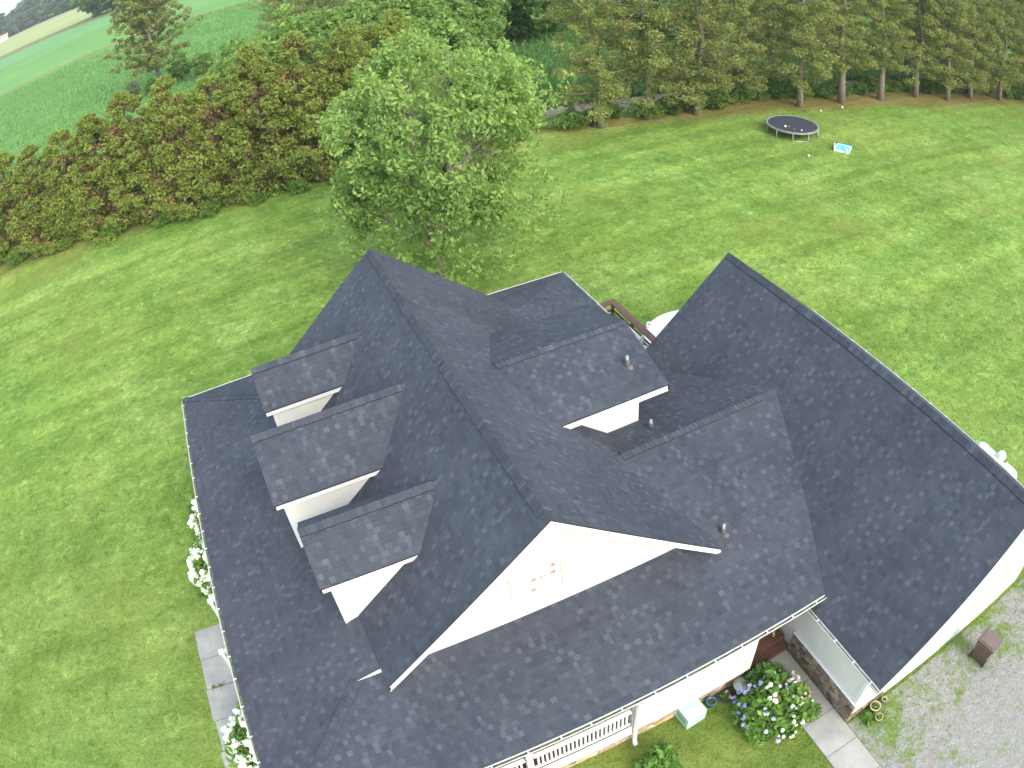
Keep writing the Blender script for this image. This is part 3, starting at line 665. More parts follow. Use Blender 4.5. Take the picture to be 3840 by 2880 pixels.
def pine_proto(h, base, r, seed, size=.26, full=.5, brown=.16, trunk_r=.24, mats=('pine', 'pineb'), dens=24):
    g = np.random.default_rng(seed); rnd = random.Random(seed); mb = MB()
    bend = [(g.normal() * .12 * k, g.normal() * .12 * k) for k in range(6)]
    pts = [(bend[k][0], bend[k][1], h * k / 5 - (.05 if k == 0 else 0)) for k in range(6)]
    mb.tube(pts, [trunk_r * (1 - .17 * k) * (1.15 if k == 0 else 1) for k in range(6)], 9)
    green = []; br = []
    def ax(z):
        f = z / h * 5; k = min(int(f), 4); q = f - k
        return np.array([pts[k][0] * (1 - q) + pts[k + 1][0] * q, pts[k][1] * (1 - q) + pts[k + 1][1] * q, z])
    z = base
    while z < h - .3:
        t = (z - base) / (h - base); rr = r * (math.sin(math.pi * min(1, .30 + t * .70)) ** .7) * (.75 + .35 * rnd.random())
        nb = rnd.randint(4, 6); a0 = rnd.random() * 6.28
        for b in range(nb):
            if rnd.random() < .12: continue
            a = a0 + b * 6.28 / nb + rnd.uniform(-.3, .3); Lb = max(.5, rr * rnd.uniform(.65, 1.1)); rise = rnd.uniform(-.05, .35) + .3 * t
            o = ax(z); e = o + np.array([math.cos(a) * Lb, math.sin(a) * Lb, Lb * rise]); m = (o + e) / 2 + np.array([0, 0, -.06 * Lb])
            mb.tube([o, m, e], [.055 * (1 - .5 * t), .035, .012], 5, cap=False)
            for q in np.arange(full - .15, 1.08, .23):
                c = o + (e - o) * q + np.array([rnd.gauss(0, .22), rnd.gauss(0, .22), rnd.gauss(.05, .12)]); n = int(dens * rnd.uniform(.7, 1.2))
                rad = np.array([.58, .58, .34]) * rnd.uniform(.7, 1.2)
                green.append(blob(g, c + [0, 0, .08], rad, n))
                if rnd.random() < brown * 3: br.append(blob(g, c - [0, 0, .18], rad * .8, max(3, int(n * .35))))
        z += rnd.uniform(.42, .72)
    green.append(blob(g, ax(h - .1), (.4, .4, .7), 70))
    tr = mb.build('trunk', 'barkpine', None, True); tm = tr.data; bpy.data.objects.remove(tr)
    return tm, leaf_mesh('crown', [(np.concatenate(green), size, .6, 0), (np.concatenate(br), size, .4, 1)], mats)

def cone_proto(h, r, seed, mats=('cedar', 'cedarb'), size=.17, n_cl=230, dens=95, brown=.21, bot=.3, power=.55, trunk_r=.16, crad=.7):
    """dense conifer leafed to the ground: clumps on the shell, brown inside"""
    g = np.random.default_rng(seed); mb = MB(); mb.tube([(0, 0, -.05), (0.05, 0, h * .5), (0, .05, h * .93)], [trunk_r, trunk_r * .7, .03], 8)
    green = []; br = []
    for k in range(n_cl):
        t = g.uniform(0, 1) ** 1.15; z = bot + t * (h - bot); a = g.uniform(0, 6.28)
        env = r * (1 - t) ** power * (1 if t > .12 else .75 + 2 * t); env = max(env, .12)
        lob = 1 + .22 * math.sin(3 * a + seed + z * 1.7) + .12 * math.sin(7 * a + z * 3.1)
        rr = env * lob * g.uniform(.72, 1.05); c = np.array([math.cos(a) * rr, math.sin(a) * rr, z])
        s_ = crad * (1 - .45 * t) * g.uniform(.6, 1.2); green.append(blob(g, c, (s_, s_, s_ * .75), int(dens * g.uniform(.7, 1.2))))
        if g.uniform() < brown * 2.2: br.append(blob(g, c * [.8, .8, 1] - [0, 0, .3], (s_, s_, s_), int(dens * .6)))
    br.append(np.array([[math.cos(a) * q, math.sin(a) * q, z] for a, q, z in zip(g.uniform(0, 6.28, 900), g.uniform(0, r * .5, 900), g.uniform(.3, h * .75, 900))]))
    tr = mb.build('trunk', 'bark', None, True); tm = tr.data; bpy.data.objects.remove(tr)
    return tm, leaf_mesh('crown', [(np.concatenate(green), size, .5, 0), (np.concatenate(br), size * 1.1, .3, 1)], mats)

def round_proto(h, r, seed, mat='broad', size=.3, n_cl=170, dens=60, base=.8, trunk_r=.2, crad=.9, shell=.55, bark='bark', squash=1):
    g = np.random.default_rng(seed); mb = MB(); cz = base + (h - base) * .5; rz = (h - base) * .5
    mb.tube([(0, 0, -.05), (.08, .03, h * .3), (0, .1, h * .6)], [trunk_r, trunk_r * .75, trunk_r * .3], 8)
    G = []
    for k in range(n_cl):
        d = g.normal(size=3); d /= np.linalg.norm(d); q = g.uniform(shell, 1.0)
        lob = 1 + .16 * math.sin(3 * math.atan2(d[1], d[0]) + seed) + .14 * math.sin(5 * d[2] + seed)
        c = np.array([d[0] * r, d[1] * r, d[2] * rz]) * q * lob + [0, 0, cz]
        if c[2] < .15: c[2] = .2
        s_ = crad * g.uniform(.45, 1.1); G.append(blob(g, c, (s_, s_, s_ * .7), int(dens * g.uniform(.6, 1.2))))
        if k % 3 == 0: mb.tube([(0, 0, h * .25), c * [.5, .5, 1] * .9, c], [.07, .045, .015], 5, cap=False)
    tr = mb.build('trunk', bark, None, True); tm = tr.data; bpy.data.objects.remove(tr)
    c = np.concatenate(G); c[:, 2] = np.maximum(c[:, 2], .03)
    return tm, leaf_mesh('crown', [(c, size, .5, 0)], [mat])
ORD = ['first', 'second', 'third', 'fourth', 'fifth', 'sixth', 'seventh', 'eighth', 'ninth', 'tenth', 'eleventh', 'twelfth', 'thirteenth', 'fourteenth', 'fifteenth', 'sixteenth', 'seventeenth', 'eighteenth', 'nineteenth', 'twentieth',
       'twenty-first', 'twenty-second', 'twenty-third', 'twenty-fourth', 'twenty-fifth', 'twenty-sixth', 'twenty-seventh', 'twenty-eighth', 'twenty-ninth', 'thirtieth']

# ------------------------------------------------------------------ big maple behind the house
def make_maple():
    g = np.random.default_rng(5); rnd = random.Random(5); mb = MB(); tips = []
    def grow(p, d, Ln, r, lev):
        p = Vector(p); d = Vector(d).normalized(); n = 4; pts = [p]; rad = [r]
        for i in range(n):
            d = (d + Vector((rnd.gauss(0, .10), rnd.gauss(0, .10), rnd.gauss(.04, .06)))).normalized(); p = p + d * Ln / n
            if lev >= 1 and i > 0 and (math.hypot(p.x - .9, p.y) / 5.3) ** 2 + ((p.z - 6.6) / 5.9) ** 2 > 1: break
            pts.append(p); rad.append(r * (1 - .55 * (i + 1) / n))
            if lev >= 2: tips.append((p.copy(), lev))
        mb.tube(pts, rad, 7 if lev < 2 else 5, cap=False)
        if lev >= 4: return
        k = {0: 9, 1: 5, 2: 4, 3: 3}[lev]
        for j in range(k):
            t = rnd.uniform(.3, 1) if lev else rnd.uniform(.35, 1); i = min(int(t * n), n - 1); i = min(i, len(pts) - 2); q = pts[i].lerp(pts[i + 1], min(1, max(0, t * n - i)))
            if lev == 0: a = j * 2.4 + rnd.uniform(-.4, .4); el = rnd.uniform(.75, 1.3); dd = Vector((math.cos(a) * math.cos(el), math.sin(a) * math.cos(el), math.sin(el))); ln = rnd.uniform(4.6, 6.8)
            else:
                dd = (d * 1.1 + Vector((rnd.gauss(0, .55), rnd.gauss(0, .55), rnd.gauss(.08, .35)))).normalized(); ln = Ln * rnd.uniform(.42, .68)
            grow(q, dd, ln, r * (.42 if lev == 0 else .5), lev + 1)
    grow((0, 0, -.05), (0, .02, 1), 4.6, .21, 0)
    # long lower boughs
    for a in (.3, 1.3, 2.5, 3.4, 4.4, 5.4): grow((0, 0, rnd.uniform(1.7, 2.4)), (math.cos(a), math.sin(a), rnd.uniform(.35, .75)), rnd.uniform(3.4, 4.6), .07, 1)
    t = thing('maple_tree', (5.2, 23.6, 0), 'big airy broadleaf tree with bare branches showing, just behind the house roof', 'tree')
    mb.build('trunk', 'barkmaple', t, True); G = []; kept = 0
    for p, lev in tips:
        if p.z < .7: continue
        x, y, z = p; q = (math.hypot(x - .9, y) / 5.6) ** 2 + ((z - 7.4) / 6.0) ** 2
        if z > 12.6: continue
        if z > 5 and q < .4 and rnd.random() < .9: continue
        if rnd.random() < (.35 if q < 1.2 else .05): continue
        low = z < 5.2; s_ = rnd.uniform(.22, .5) if low else rnd.uniform(.3, .6)
        G.append(blob(g, (x, y, z - .12), (s_, s_, s_ * .9), int((20 if low else 34) * s_ / .45))); kept += 1
    for k in range(330):                                                # thin sprays low in the crown
        a_ = g.uniform(0, 6.28); q_ = g.uniform(.15, 1) ** .5; z_ = g.uniform(1.0, 5.2); R0 = 2.8 + 3.2 * min(1, z_ / 3.2)
        G.append(blob(g, (.7 + math.cos(a_) * q_ * R0, math.sin(a_) * q_ * R0, z_), (.36, .36, .24), int(g.uniform(10, 30))))
    for k in range(38):                                                 # leafy sprouts round the trunk
        a_ = g.uniform(0, 6.28); q_ = g.uniform(.2, 1.5); G.append(blob(g, (math.cos(a_) * q_, math.sin(a_) * q_, g.uniform(.9, 3.4)), (.4, .4, .35), 34))
    for k in range(225):                                                # outer shell of the crown
        d = g.normal(size=3); d /= np.linalg.norm(d)
        if d[2] < .05 and g.uniform() < .55: continue
        if d[2] < -.3 and g.uniform() < .7: continue
        lob = 1 + .12 * math.sin(4 * math.atan2(d[1], d[0]) + 1) + .10 * math.sin(6 * d[2])
        c = d * [5.2, 5.2, 5.1] * lob * g.uniform(.66, 1.06) + [1.1, -.2, 7.5]; s_ = g.uniform(.3, .75)
        G.append(blob(g, c, (s_, s_, s_ * .75), int(46 * s_ / .5)))
    c = np.concatenate(G); c = c[c[:, 2] > .9]; c = c[np.random.default_rng(2).uniform(size=len(c)) < .9]
    add_obj('crown', leaf_mesh('crown', [(c, .165, .1, 0)], ['maple']), t)
    print('maple leaves', len(c), kept)
make_maple()

# ------------------------------------------------------------------ dense evergreen row on the left
cps = [cone_proto(10.4, 3.2, 21, power=.5), cone_proto(9.8, 3.2, 22, power=.46), cone_proto(10.6, 3.4, 23, power=.54, n_cl=250), cone_proto(10.1, 3.3, 24, power=.48)]
hx_ = [-46, -42, -38.2, -34.6, -31.2, -28, -25, -22, -19, -16, -13, -10, -6.8, -3.6, -.4, 2.8, 6.2, 9.6]
for i, x in enumerate(hx_):
    y = tree_line(x) + 3.2 + random.uniform(-.4, .4); hh = .77 + .26 * max(0, min(1, (x + 30) / 32)) + random.uniform(-.06, .06)
    place_tree(cps[i % 4], 'evergreen_tree', x, y, 'dense brown-flecked evergreen leafed to the ground, %s from the left end of the hedge row' % ORD[i], 'tree', 'evergreens in the dense row left of the maple', sc=1.0 + random.uniform(-.05, .1), sz=hh)
# second rank further back, partly seen between the tops
for i, (x, y, s_) in enumerate([(8.5, 45.6, .95)]):
    place_tree(cps[(i + 1) % 4], 'evergreen_tree', x, y, 'single evergreen standing behind the hedge row next to the maple', 'tree', None, sc=1.05, sz=s_)
# broadleaf trees behind the row
rps = [round_proto(7.6, 3.3, 31, 'broad'), round_proto(8.4, 3.6, 32, 'broad'), round_proto(7.2, 3.2, 33, 'darkbroad'), round_proto(6.5, 2.6, 34, 'greyleaf')]
bl = [(-4.5, 54.5, 0, .95), (.5, 57, 0, 1.2), (5, 60, 1, 1.2), (10, 61, 0, 1.3), (15, 59, 1, 1.2), (-1.5, 50, 3, .95), (5, 53, 2, 1.12), (11, 53, 0, 1.2), (18, 56, 1, 1.15), (21.5, 61, 0, 1.2), (-8.5, 57, 0, .6), (15.5, 50, 1, 1.0)]
for i, (x, y, k, s_) in enumerate(bl):
    place_tree(rps[k], 'broadleaf_tree', x, y, '%s broadleaf tree, %s in the grove behind the evergreens' % (('bright green', 'bright green', 'dark green', 'grey-green')[k], ORD[i] + ' counted from the field side'), 'tree', 'broadleaf trees behind the evergreens', sc=s_)
# dark clump beyond the field gap
for i, (x, y, s_) in enumerate([(26.5, 70, 1.3), (30.5, 67, 1.25), (34.5, 69, 1.3), (29, 76, 1.5), (38, 75, 1.4), (24, 78, 1.5)]):
    place_tree(rps[2 if i % 2 else 1], 'broadleaf_tree', x, y, 'deep green tree in the dark clump right above the maple, %s of six' % ORD[i], 'tree', 'dark clump above the maple', sc=s_)
# ------------------------------------------------------------------ pines
pps = [pine_proto(16.5, 1.9, 4.0, 41, dens=60, trunk_r=.28, size=.16), pine_proto(15.5, 2.4, 4.0, 42, dens=60, trunk_r=.28, size=.16), pine_proto(17, 2.0, 4.1, 43, dens=60, trunk_r=.28, size=.16), pine_proto(16, 3.7, 3.9, 44, dens=60, trunk_r=.36, size=.16)]
prow = [(22.5, 37.6, 0), (26.6, 37.5, 1), (30.4, 36.4, 2), (35, 37.2, 0), (39.9, 34.6, 1), (44.6, 34.1, 3), (49.6, 33.6, 3), (54.8, 33.2, 1), (58.6, 31.8, 0), (63, 31.6, 2), (68.0, 30.6, 0), (73, 29.0, 1), (78, 28, 2)]
for i, (x, y, k) in enumerate(prow):
    T_ = place_tree(pps[k], 'pine_tree', x, y, 'tall tufted pine at the far lawn edge, %s from the left' % ORD[i], 'tree', 'pines in the row along the far lawn edge', sc=.95 + random.uniform(-.04, .08))
    if i < 4:
        gi = np.random.default_rng(i); zz = gi.uniform(.2, 7.5, 900); aa = gi.uniform(0, 6.28, 900); rr_ = gi.uniform(.1, .75, 900) * (1.2 - zz / 11)
        add_obj('ivy', leaf_mesh('ivy', [(np.stack([np.cos(aa) * rr_, np.sin(aa) * rr_, zz], 1), .17, .2, 0)], ['broad']), T_)
for i, (x, y, k, s_) in enumerate([(6.5, 80, 1, .85), (11, 82, 2, .95), (15.5, 84, 0, 1.0), (20, 83, 1, 1.05)]):
    place_tree(pps[k], 'pine_tree', x, y, 'distant brownish pine at the top of the grove, %s from the left' % ORD[i], 'tree', 'pines behind the grove', sc=s_)
for i, (x, y, k) in enumerate([(43, 41.8, 1), (52.5, 40.2, 0), (60.5, 39, 2), (67, 37.5, 1), (74.5, 35.5, 0), (82, 33, 2)]):
    place_tree(pps[k], 'pine_tree', x, y, 'tall pine standing beyond the farm track at the right, %s from the left' % ORD[i], 'tree', 'pines beyond the farm track', sc=1.0)
lone = pine_proto(16.5, 3.0, 6.6, 47, size=.26, brown=.3, dens=60, trunk_r=.36)
place_tree(lone, 'pine_tree', -9.6, 96, 'lone spreading pine standing at the edge of the green crop field', 'tree', None, sc=1.0, rz=.4)
for i, (x, y, k, s_) in enumerate([(-13.5, 93, 3, .42), (-6.5, 94, 2, .5), (-10.5, 91, 2, .36), (-3.5, 92, 0, .5), (0.5, 90, 0, .55)]):
    place_tree(rps[k], 'bush', x, y, 'bush at the foot of the lone pine, %s of five' % ORD[(0, 2, 1, 3, 4)[i]], 'bush', 'bushes below the lone pine', sc=s_)
# undergrowth below the pine row
bps = [round_proto(2.2, 1.7, 51, 'under', .17, 60, 55, 0, .05, .5), round_proto(1.7, 1.5, 52, 'under', .17, 55, 55, 0, .05, .45), round_proto(2.0, 1.6, 53, 'darkbroad', .17, 60, 55, 0, .05, .5)]
n = 0; x = 9.5
while x < 78:
    k = random.randrange(3)
    place_tree(bps[k], 'bush', x, tree_line(x) + random.uniform(1.9, 3.2), '%s bush in the undergrowth below the pines, number counted %d from the left' % (('mid green', 'low green', 'dark green')[k], n + 1), 'bush', 'undergrowth bushes below the pine row', sc=random.uniform(.6, .95)); n += 1
    x += random.uniform(1.7, 2.6)
for i, x in enumerate([-22, -17.5, -13.2, -9.2, -5.5, -2.3, .8, 3.8, 6.6]):
    place_tree(bps[i % 2], 'bush', x, tree_line(x) + random.uniform(.0, .7), 'low weedy shrub at the foot of the evergreen row, %s from the left' % ORD[i], 'bush', 'shrubs at the foot of the evergreen row', sc=random.uniform(.45, .7))
# far clump, far treeline
fps = [round_proto(20, 9, 61, 'far', 2.3, 60, 34, 1.5, .6, 3.0), round_proto(24, 10, 62, 'far', 2.4, 70, 34, 1.5, .6, 3.2), round_proto(17, 7, 63, 'far', 2.0, 55, 34, 1, .5, 2.6)]
dps = round_proto(16, 7.5, 64, 'darkbroad', 1.2, 110, 50, .5, .5, 2.2)
for i, (x, y, s_) in enumerate([(-47, 352, 1.25), (-38, 342, 1.4), (-29, 330, 1.3), (-20, 322, 1.1), (-12, 318, 1.0), (-4, 312, 1.1), (5, 306, 1.1)]):
    place_tree(dps, 'broadleaf_tree', x, y, 'round dark tree in the clump at the far field corner, %s from the left' % ORD[i], 'tree', 'dark trees at the far field corner', sc=s_)
k = 0
for row, (dy, hs) in enumerate(((0, .85), (28, 1.15), (60, 1.45))):
    for j in range(13):
        x = -250 + j * 15 + random.uniform(-4, 4) + row * 6; y = 705 + dy - (x + 190) * .75 * (1 if x > -190 else .3) + random.uniform(-6, 6)
        place_tree(fps[k % 3], 'broadleaf_tree', x, y, 'hazy distant tree in the wood on the skyline at the upper left', 'tree', 'trees of the wood on the skyline', sc=hs * random.uniform(.85, 1.15)); k += 1
# distant houses and pole
def far_house(x, y, w_, d_, h_, rz, label):
    t = thing('farmhouse', (x, y, 0), label, 'house', 'distant houses at the left edge', rz); mb = MB(); mb.box(-w_ / 2, w_ / 2, -d_ / 2, d_ / 2, 0, h_); mb.build('wall', 'farwall', t)
    mb = MB()
    for s_ in (-1, 1): mb.face([(-w_ / 2 - .4, s_ * (d_ / 2 + .4), h_ - .2), (w_ / 2 + .4, s_ * (d_ / 2 + .4), h_ - .2), (w_ / 2 + .4, 0, h_ + 2.4), (-w_ / 2 - .4, 0, h_ + 2.4)])
    for s_ in (-1, 1): mb.face([(s_ * w_ / 2, -d_ / 2, h_), (s_ * w_ / 2, d_ / 2, h_), (s_ * w_ / 2, 0, h_ + 2.3)])
    mb.build('roof', 'roofred', t)
far_house(-178, 664, 13, 9, 4.2, .2, 'small pale house with tan roof under the skyline trees at the left edge')
far_house(-186, 630, 12, 8, 3.6, .5, 'pale cream house cut by the left picture edge, beside the road')
pl = thing('utility_pole', (-146, 684, 0), 'thin pale utility pole standing by the far road', 'pole'); mb = MB(); mb.tube([(0, 0, 0), (0, 0, 13)], .35, 8); mb.build('post', 'tank', pl); mb = MB(); mb.box(-1.5, 1.5, -.1, .1, 11.6, 11.9); mb.build('crossarm', 'tank', pl)

# crop plants and grass as stuff
def tufts(name, pts, size, mat, elong=2.2, label=None, z=.3):
    g = np.random.default_rng(3); c = np.array([(x, y, z * g.uniform(.4, 1.4)) for x, y in pts]); n = len(c)
    az = g.uniform(0, 6.28, n); lean = g.uniform(.1, .75, n)
    up = np.stack([np.cos(az) * lean, np.sin(az) * lean, np.ones(n)], 1); up /= np.linalg.norm(up, axis=1)[:, None]
    sd = np.stack([-np.sin(az), np.cos(az), np.zeros(n)], 1); s = (size * g.uniform(.6, 1.4, n))[:, None]
    V = np.stack([c + up * s * elong * .5, c + sd * s * .3, c - up * s * elong * .5, c - sd * s * .3], 1).reshape(-1, 3)
    me = bpy.data.meshes.new(name); me.from_pydata(V.tolist(), [], np.arange(n * 4).reshape(-1, 4).tolist()); me.materials.append(M[mat])
    o = add_obj(name, me); tag(o, label, name.replace('_', ' '), None, 'stuff'); return o
g = np.random.default_rng(9); P = []
for row in range(150):                                     # corn rows left of and behind the trees
    yy = 60 + row * .95
    if row % 5 == 4: continue
    for k in range(int(820)):
        xx = g.uniform(-75, 12); y2 = yy + .04 * xx + g.normal() * .12
        if y2 < tree_line(xx) + 9 or y2 > 173: continue
        if g.uniform() < .25: continue
        P.append((xx, y2))
tufts('corn_crop', P, .24, 'corn', 2.6, 'rows of young green corn filling the field beyond the evergreens', .35)
P = []
for k in range(52000):
    xx = g.uniform(8, 95); y2 = 45.5 - .17 * (xx - 14) + 46 * g.uniform() ** 1.5
    P.append((xx, y2 if xx > 0 else y2 + 3))
tufts('leafy_crop', P, .38, 'corn', 1.8, 'low broad-leaved crop seen through the pine trunks', .25)
P = []
while len(P) < 60000:
    xx = g.uniform(-30, 62); y2 = g.uniform(-7, 38)
    if y2 > tree_line(xx) + .5: continue
    if -8 < xx < 7.9 and -1.8 < y2 < 15.3: continue
    if 6.2 < xx < 15.4 and y2 < 8.4: continue
    if 5.2 < xx < 6.4 and y2 < 0 or (-9.8 < xx < -7.8 and y2 < 7.3): continue
    P.append((xx, y2))
tufts('grass', P, .07, 'grassb', 1.8, 'taller tufts of grass and clover across the mown lawn', .03)
P = [(g.uniform(6.5, 16), -4.85 - abs(g.normal()) * 1.8) for k in range(2600)]
tufts('weeds', P, .055, 'grassb', 1.7, 'weeds growing through the gravel by the garage', .03)
P = [(g.uniform(-9.6, -8.0), 4.84 + g.normal() * .05) for k in range(260)]
P = [q for q in P if not (-9.15 < q[0] < -8.75)]
tufts('joint_weeds', P, .06, 'hydleaf', 1.7, 'tufts of green growing in a pavement joint', .07)

# ------------------------------------------------------------------ flowering shrubs
def hydrangea(x, y, rx, ry, h, label, seed, n_leaf=1500, heads=46, colfn=None, cat='shrub', group='white hydrangeas along the porch', hr=.085, name='hydrangea'):
    g = np.random.default_rng(seed); t = thing(name, (x, y, 0), label, cat, group); d = g.normal(size=(n_leaf, 3)); d[:, 2] = np.abs(d[:, 2]); d /= np.linalg.norm(d, axis=1)[:, None]
    lob = 1 + .16 * np.sin(3 * np.arctan2(d[:, 1], d[:, 0]) + seed) + .12 * np.sin(7 * np.arctan2(d[:, 1], d[:, 0]) + 5 * d[:, 2])
    c = d * np.array([rx, ry, h]) * (g.uniform(.25, 1, n_leaf) ** .4 * lob)[:, None]; c[:, 2] = np.maximum(c[:, 2], .05)
    add_obj('foliage', leaf_mesh('foliage', [(c, .15, .5, 0)], ['hydleaf']), t)
    mb = MB()
    for k in range(9): a = k * .7; mb.tube([(0, 0, 0), (math.cos(a) * rx * .4, math.sin(a) * ry * .4, h * .5), (math.cos(a) * rx * .7, math.sin(a) * ry * .7, h * .75)], [.015, .01, .006], 5)
    mb.build('stem', 'bark', t)
    by = {}
    for k in range(heads):
        d = g.normal(size=3); d[2] = abs(d[2]) * .8 + .15; d /= np.linalg.norm(d); p = d * [rx, ry, h] * g.uniform(.9, 1.08); p[2] = max(p[2], .15)
        r = hr * g.uniform(.65, 1.2); m = colfn(p, g) if colfn else 'flw'; by.setdefault(m, []).append((p, r))
    for m, L_ in by.items():
        mb = MB()
        for p, r in L_:
            for q in range(9):                                   # a head is a knot of florets
                d = g.normal(size=3); d /= np.linalg.norm(d); cc_ = p + d * r * .5; rr = r * .52; prof = [(0.001, rr), (rr * .7, rr * .7), (rr, 0), (rr * .7, -rr * .7), (.001, -rr)]
                mb.lathe(prof, 6, tuple(cc_))
        o = mb.build('blossom', m, t, True); o['kind'] = 'stuff'
    return t
hydrangea(-8.4, 12.1, .72, .8, 1.05, 'small white-flowering hydrangea at the gutter, farthest along the porch front', 1, heads=80, hr=.13)
hydrangea(-8.45, 9.65, 1.0, 1.25, 1.2, 'large white hydrangea at the porch front, beyond the pavement end', 2, heads=170, hr=.135)
hydrangea(-8.5, 2.3, 1.0, 1.2, 1.2, 'white hydrangea spilling over the front pavement', 3, heads=170, hr=.135)
def hcol(p, g):
    if p[0] < -.25 and p[1] > -.1: return 'flb' if g.uniform() < .6 else 'fll'
    if p[0] < -.5: return 'fll'
    if p[0] > .45 or p[1] < -.5: return 'flp' if g.uniform() < .35 else 'flw'
    return ['flw', 'flb', 'flp', 'fll'][int(g.uniform() ** 1.5 * 3.99)]
hydrangea(4.88, -3.08, 1.12, 1.18, 1.15, 'big hydrangea with blue, pink and white heads beside the concrete path', 4, 3000, 120, hcol, group='garden shrubs', hr=.075)
hydrangea(1.30, -2.95, .55, .5, .6, 'small round green shrub on the lawn near the porch railing', 5, 1300, 0, group='garden shrubs', name='shrub')
hydrangea(3.98, -2.05, .13, .12, .22, 'little clump with one pink flower beside the blue pot', 6, 30, 2, lambda p, g: 'flp', group='garden shrubs', hr=.08, name='flower')

# ------------------------------------------------------------------ things in the yard
def pot(x, y, r, h, mat, label, plant=True, name='flower_pot', group=None, z=.03):
    t = thing(name, (x, y, z), label, 'pot', group); mb = MB()
    mb.lathe([(.001, 0), (r * .68, 0), (r * .95, h * .85), (r * 1.05, h * .86), (r * 1.05, h), (r * .86, h), (r * .82, h * .8), (.001, h * .78)], 24); mb.build('body', mat, t, True)
    mb = MB(); mb.lathe([(.001, h * .80), (r * .82, h * .80)], 20); mb.build('soil', 'soil', t)
    if plant:
        c = blob(np.random.default_rng(int(r * 1000)), (0, 0, h * .95), (r * .6, r * .6, h * .35), 70); add_obj('plant', leaf_mesh('plant', [(c, .07, .5, 0)], ['hydleaf']), t)
    return t
pot(3.47, -2.02, .145, .24, 'blueglaze', 'round blue glazed pot on the grass right of the pale mint cube', False, group=None, z=.02)
pot(7.33, -5.02, .165, .26, 'terracotta', 'larger weathered tan pot at the garage corner', group='tan pots at the garage corner')
pot(7.22, -5.38, .125, .22, 'terracotta', 'smaller tan pot just in front of the larger one', group='tan pots at the garage corner')
pot(7.74, -5.0, .085, .18, 'terracotta', 'tiny pot against the white garage wall', False, group='tan pots at the garage corner')
hydrangea(6.98, -5.16, .14, .14, .22, 'small round green plant left of the tan pots', 8, 200, 0, group='garden shrubs', name='potted_plant')
# mint cube
t = thing('storage_cube', (2.78, -2.02, .02), 'pale mint plastic storage cube on the grass against the stone base', 'box', rz=math.radians(4))
mb = MB(); a = .31; h = .55
mb.box(-a, a, -a, a, h - .03, h); mb.box(-a, a, -a, a, 0, .03); mb.box(-a, a, a - .03, a, .03, h - .03); mb.box(a - .03, a, -a, a - .03, .03, h - .03); mb.box(-a, a - .03, -a, -a + .03, .03, h - .03)
mb.box(-a, -a + .03, -a + .03, a - .03, .03, .09); mb.box(-a, -a + .03, -a + .03, a - .03, h - .10, h - .03); mb.box(-a, -a + .03, -a + .03, -a + .1, .09, h - .1); mb.box(-a, -a + .03, a - .1, a - .03, .09, h - .1)
mb.build('shell', 'mint', t); mb = MB(); mb.box(-a + .012, -a + .02, -a + .1, a - .1, .09, h - .1); mb.build('opening', 'mintd', t)
# grey tub, hose
t = thing('grey_tub', (4.45, -2.08, .02), 'pale grey round tub tucked behind the hydrangea by the wall', 'tub'); mb = MB(); mb.lathe([(.001, 0), (.17, 0), (.23, .33), (.25, .34), (.25, .36), (.001, .38)], 24); mb.build('body', 'greytub', t, True)
mb = MB()
for k in range(4):
    r = .17 + .035 * k; mb.tube([(math.cos(q / 24 * 6.283) * r, math.sin(q / 24 * 6.283) * r, .03 + .012 * (k % 2)) for q in range(25)], .013, 6, cap=False)
o = mb.build('garden_hose', 'hose', None, True, (3.98, -1.98, .02)); tag(o, 'coiled brown garden hose lying by the stone base', 'hose')
# tan wooden A-frame on the landing
t = thing('sawhorse', (6.05, -1.05, .69), 'tan wooden A-frame sawhorse on the brown steps beside the garage wall', 'sawhorse', rz=.5)
for s_ in (-1, 1):
    for x in (-.2, .2): mb = MB(); mb.bar((x, s_ * .26, 0), (x * .7, 0, .82), .08, .035); mb.build('leg', 'tanwood', t)
mb = MB(); mb.box(-.28, .28, -.05, .05, .80, .86); mb.build('top_beam', 'tanwood', t)
# brown wheeled cart
t = thing('trash_cart', (11.48, -5.98, .03), 'brown wheeled trash cart with white label standing on the gravel', 'trash can', rz=math.radians(8))
mb = MB(); b = [(-.22, -.27, 0), (.22, -.27, 0), (.22, .27, 0), (-.22, .27, 0)]; u = [(-.29, -.36, .92), (.29, -.36, .92), (.29, .36, .92), (-.29, .36, .92)]
mb.face(list(reversed(b))); mb.face(u)
for i in range(4): j = (i + 1) % 4; mb.face([b[i], b[j], u[j], u[i]])
mb.build('body', 'brownplastic', t); mb = MB(); mb.box(-.32, .32, -.40, .40, .925, .985); mb.box(-.27, .27, -.30, .30, .985, 1.02); mb.build('lid', 'lidplastic', t)
mb = MB(); mb.box(-.10, .10, -.375, -.345, .70, .90, M4=Matrix.Rotation(0, 4, 'X')); mb.build('label_plate', 'white', t)
for s_ in (-1, 1): mb = MB(); mb.tube([(-.20 + 0, s_ * .29 - 0, .13), (-.20, s_ * .35, .13)], .13, 18); mb.build('wheel', 'blackrub', t)
mb = MB(); mb.tube([(-.36, -.3, .9), (-.36, .3, .9)], .018, 8); mb.build('handle', 'brownplastic', t)
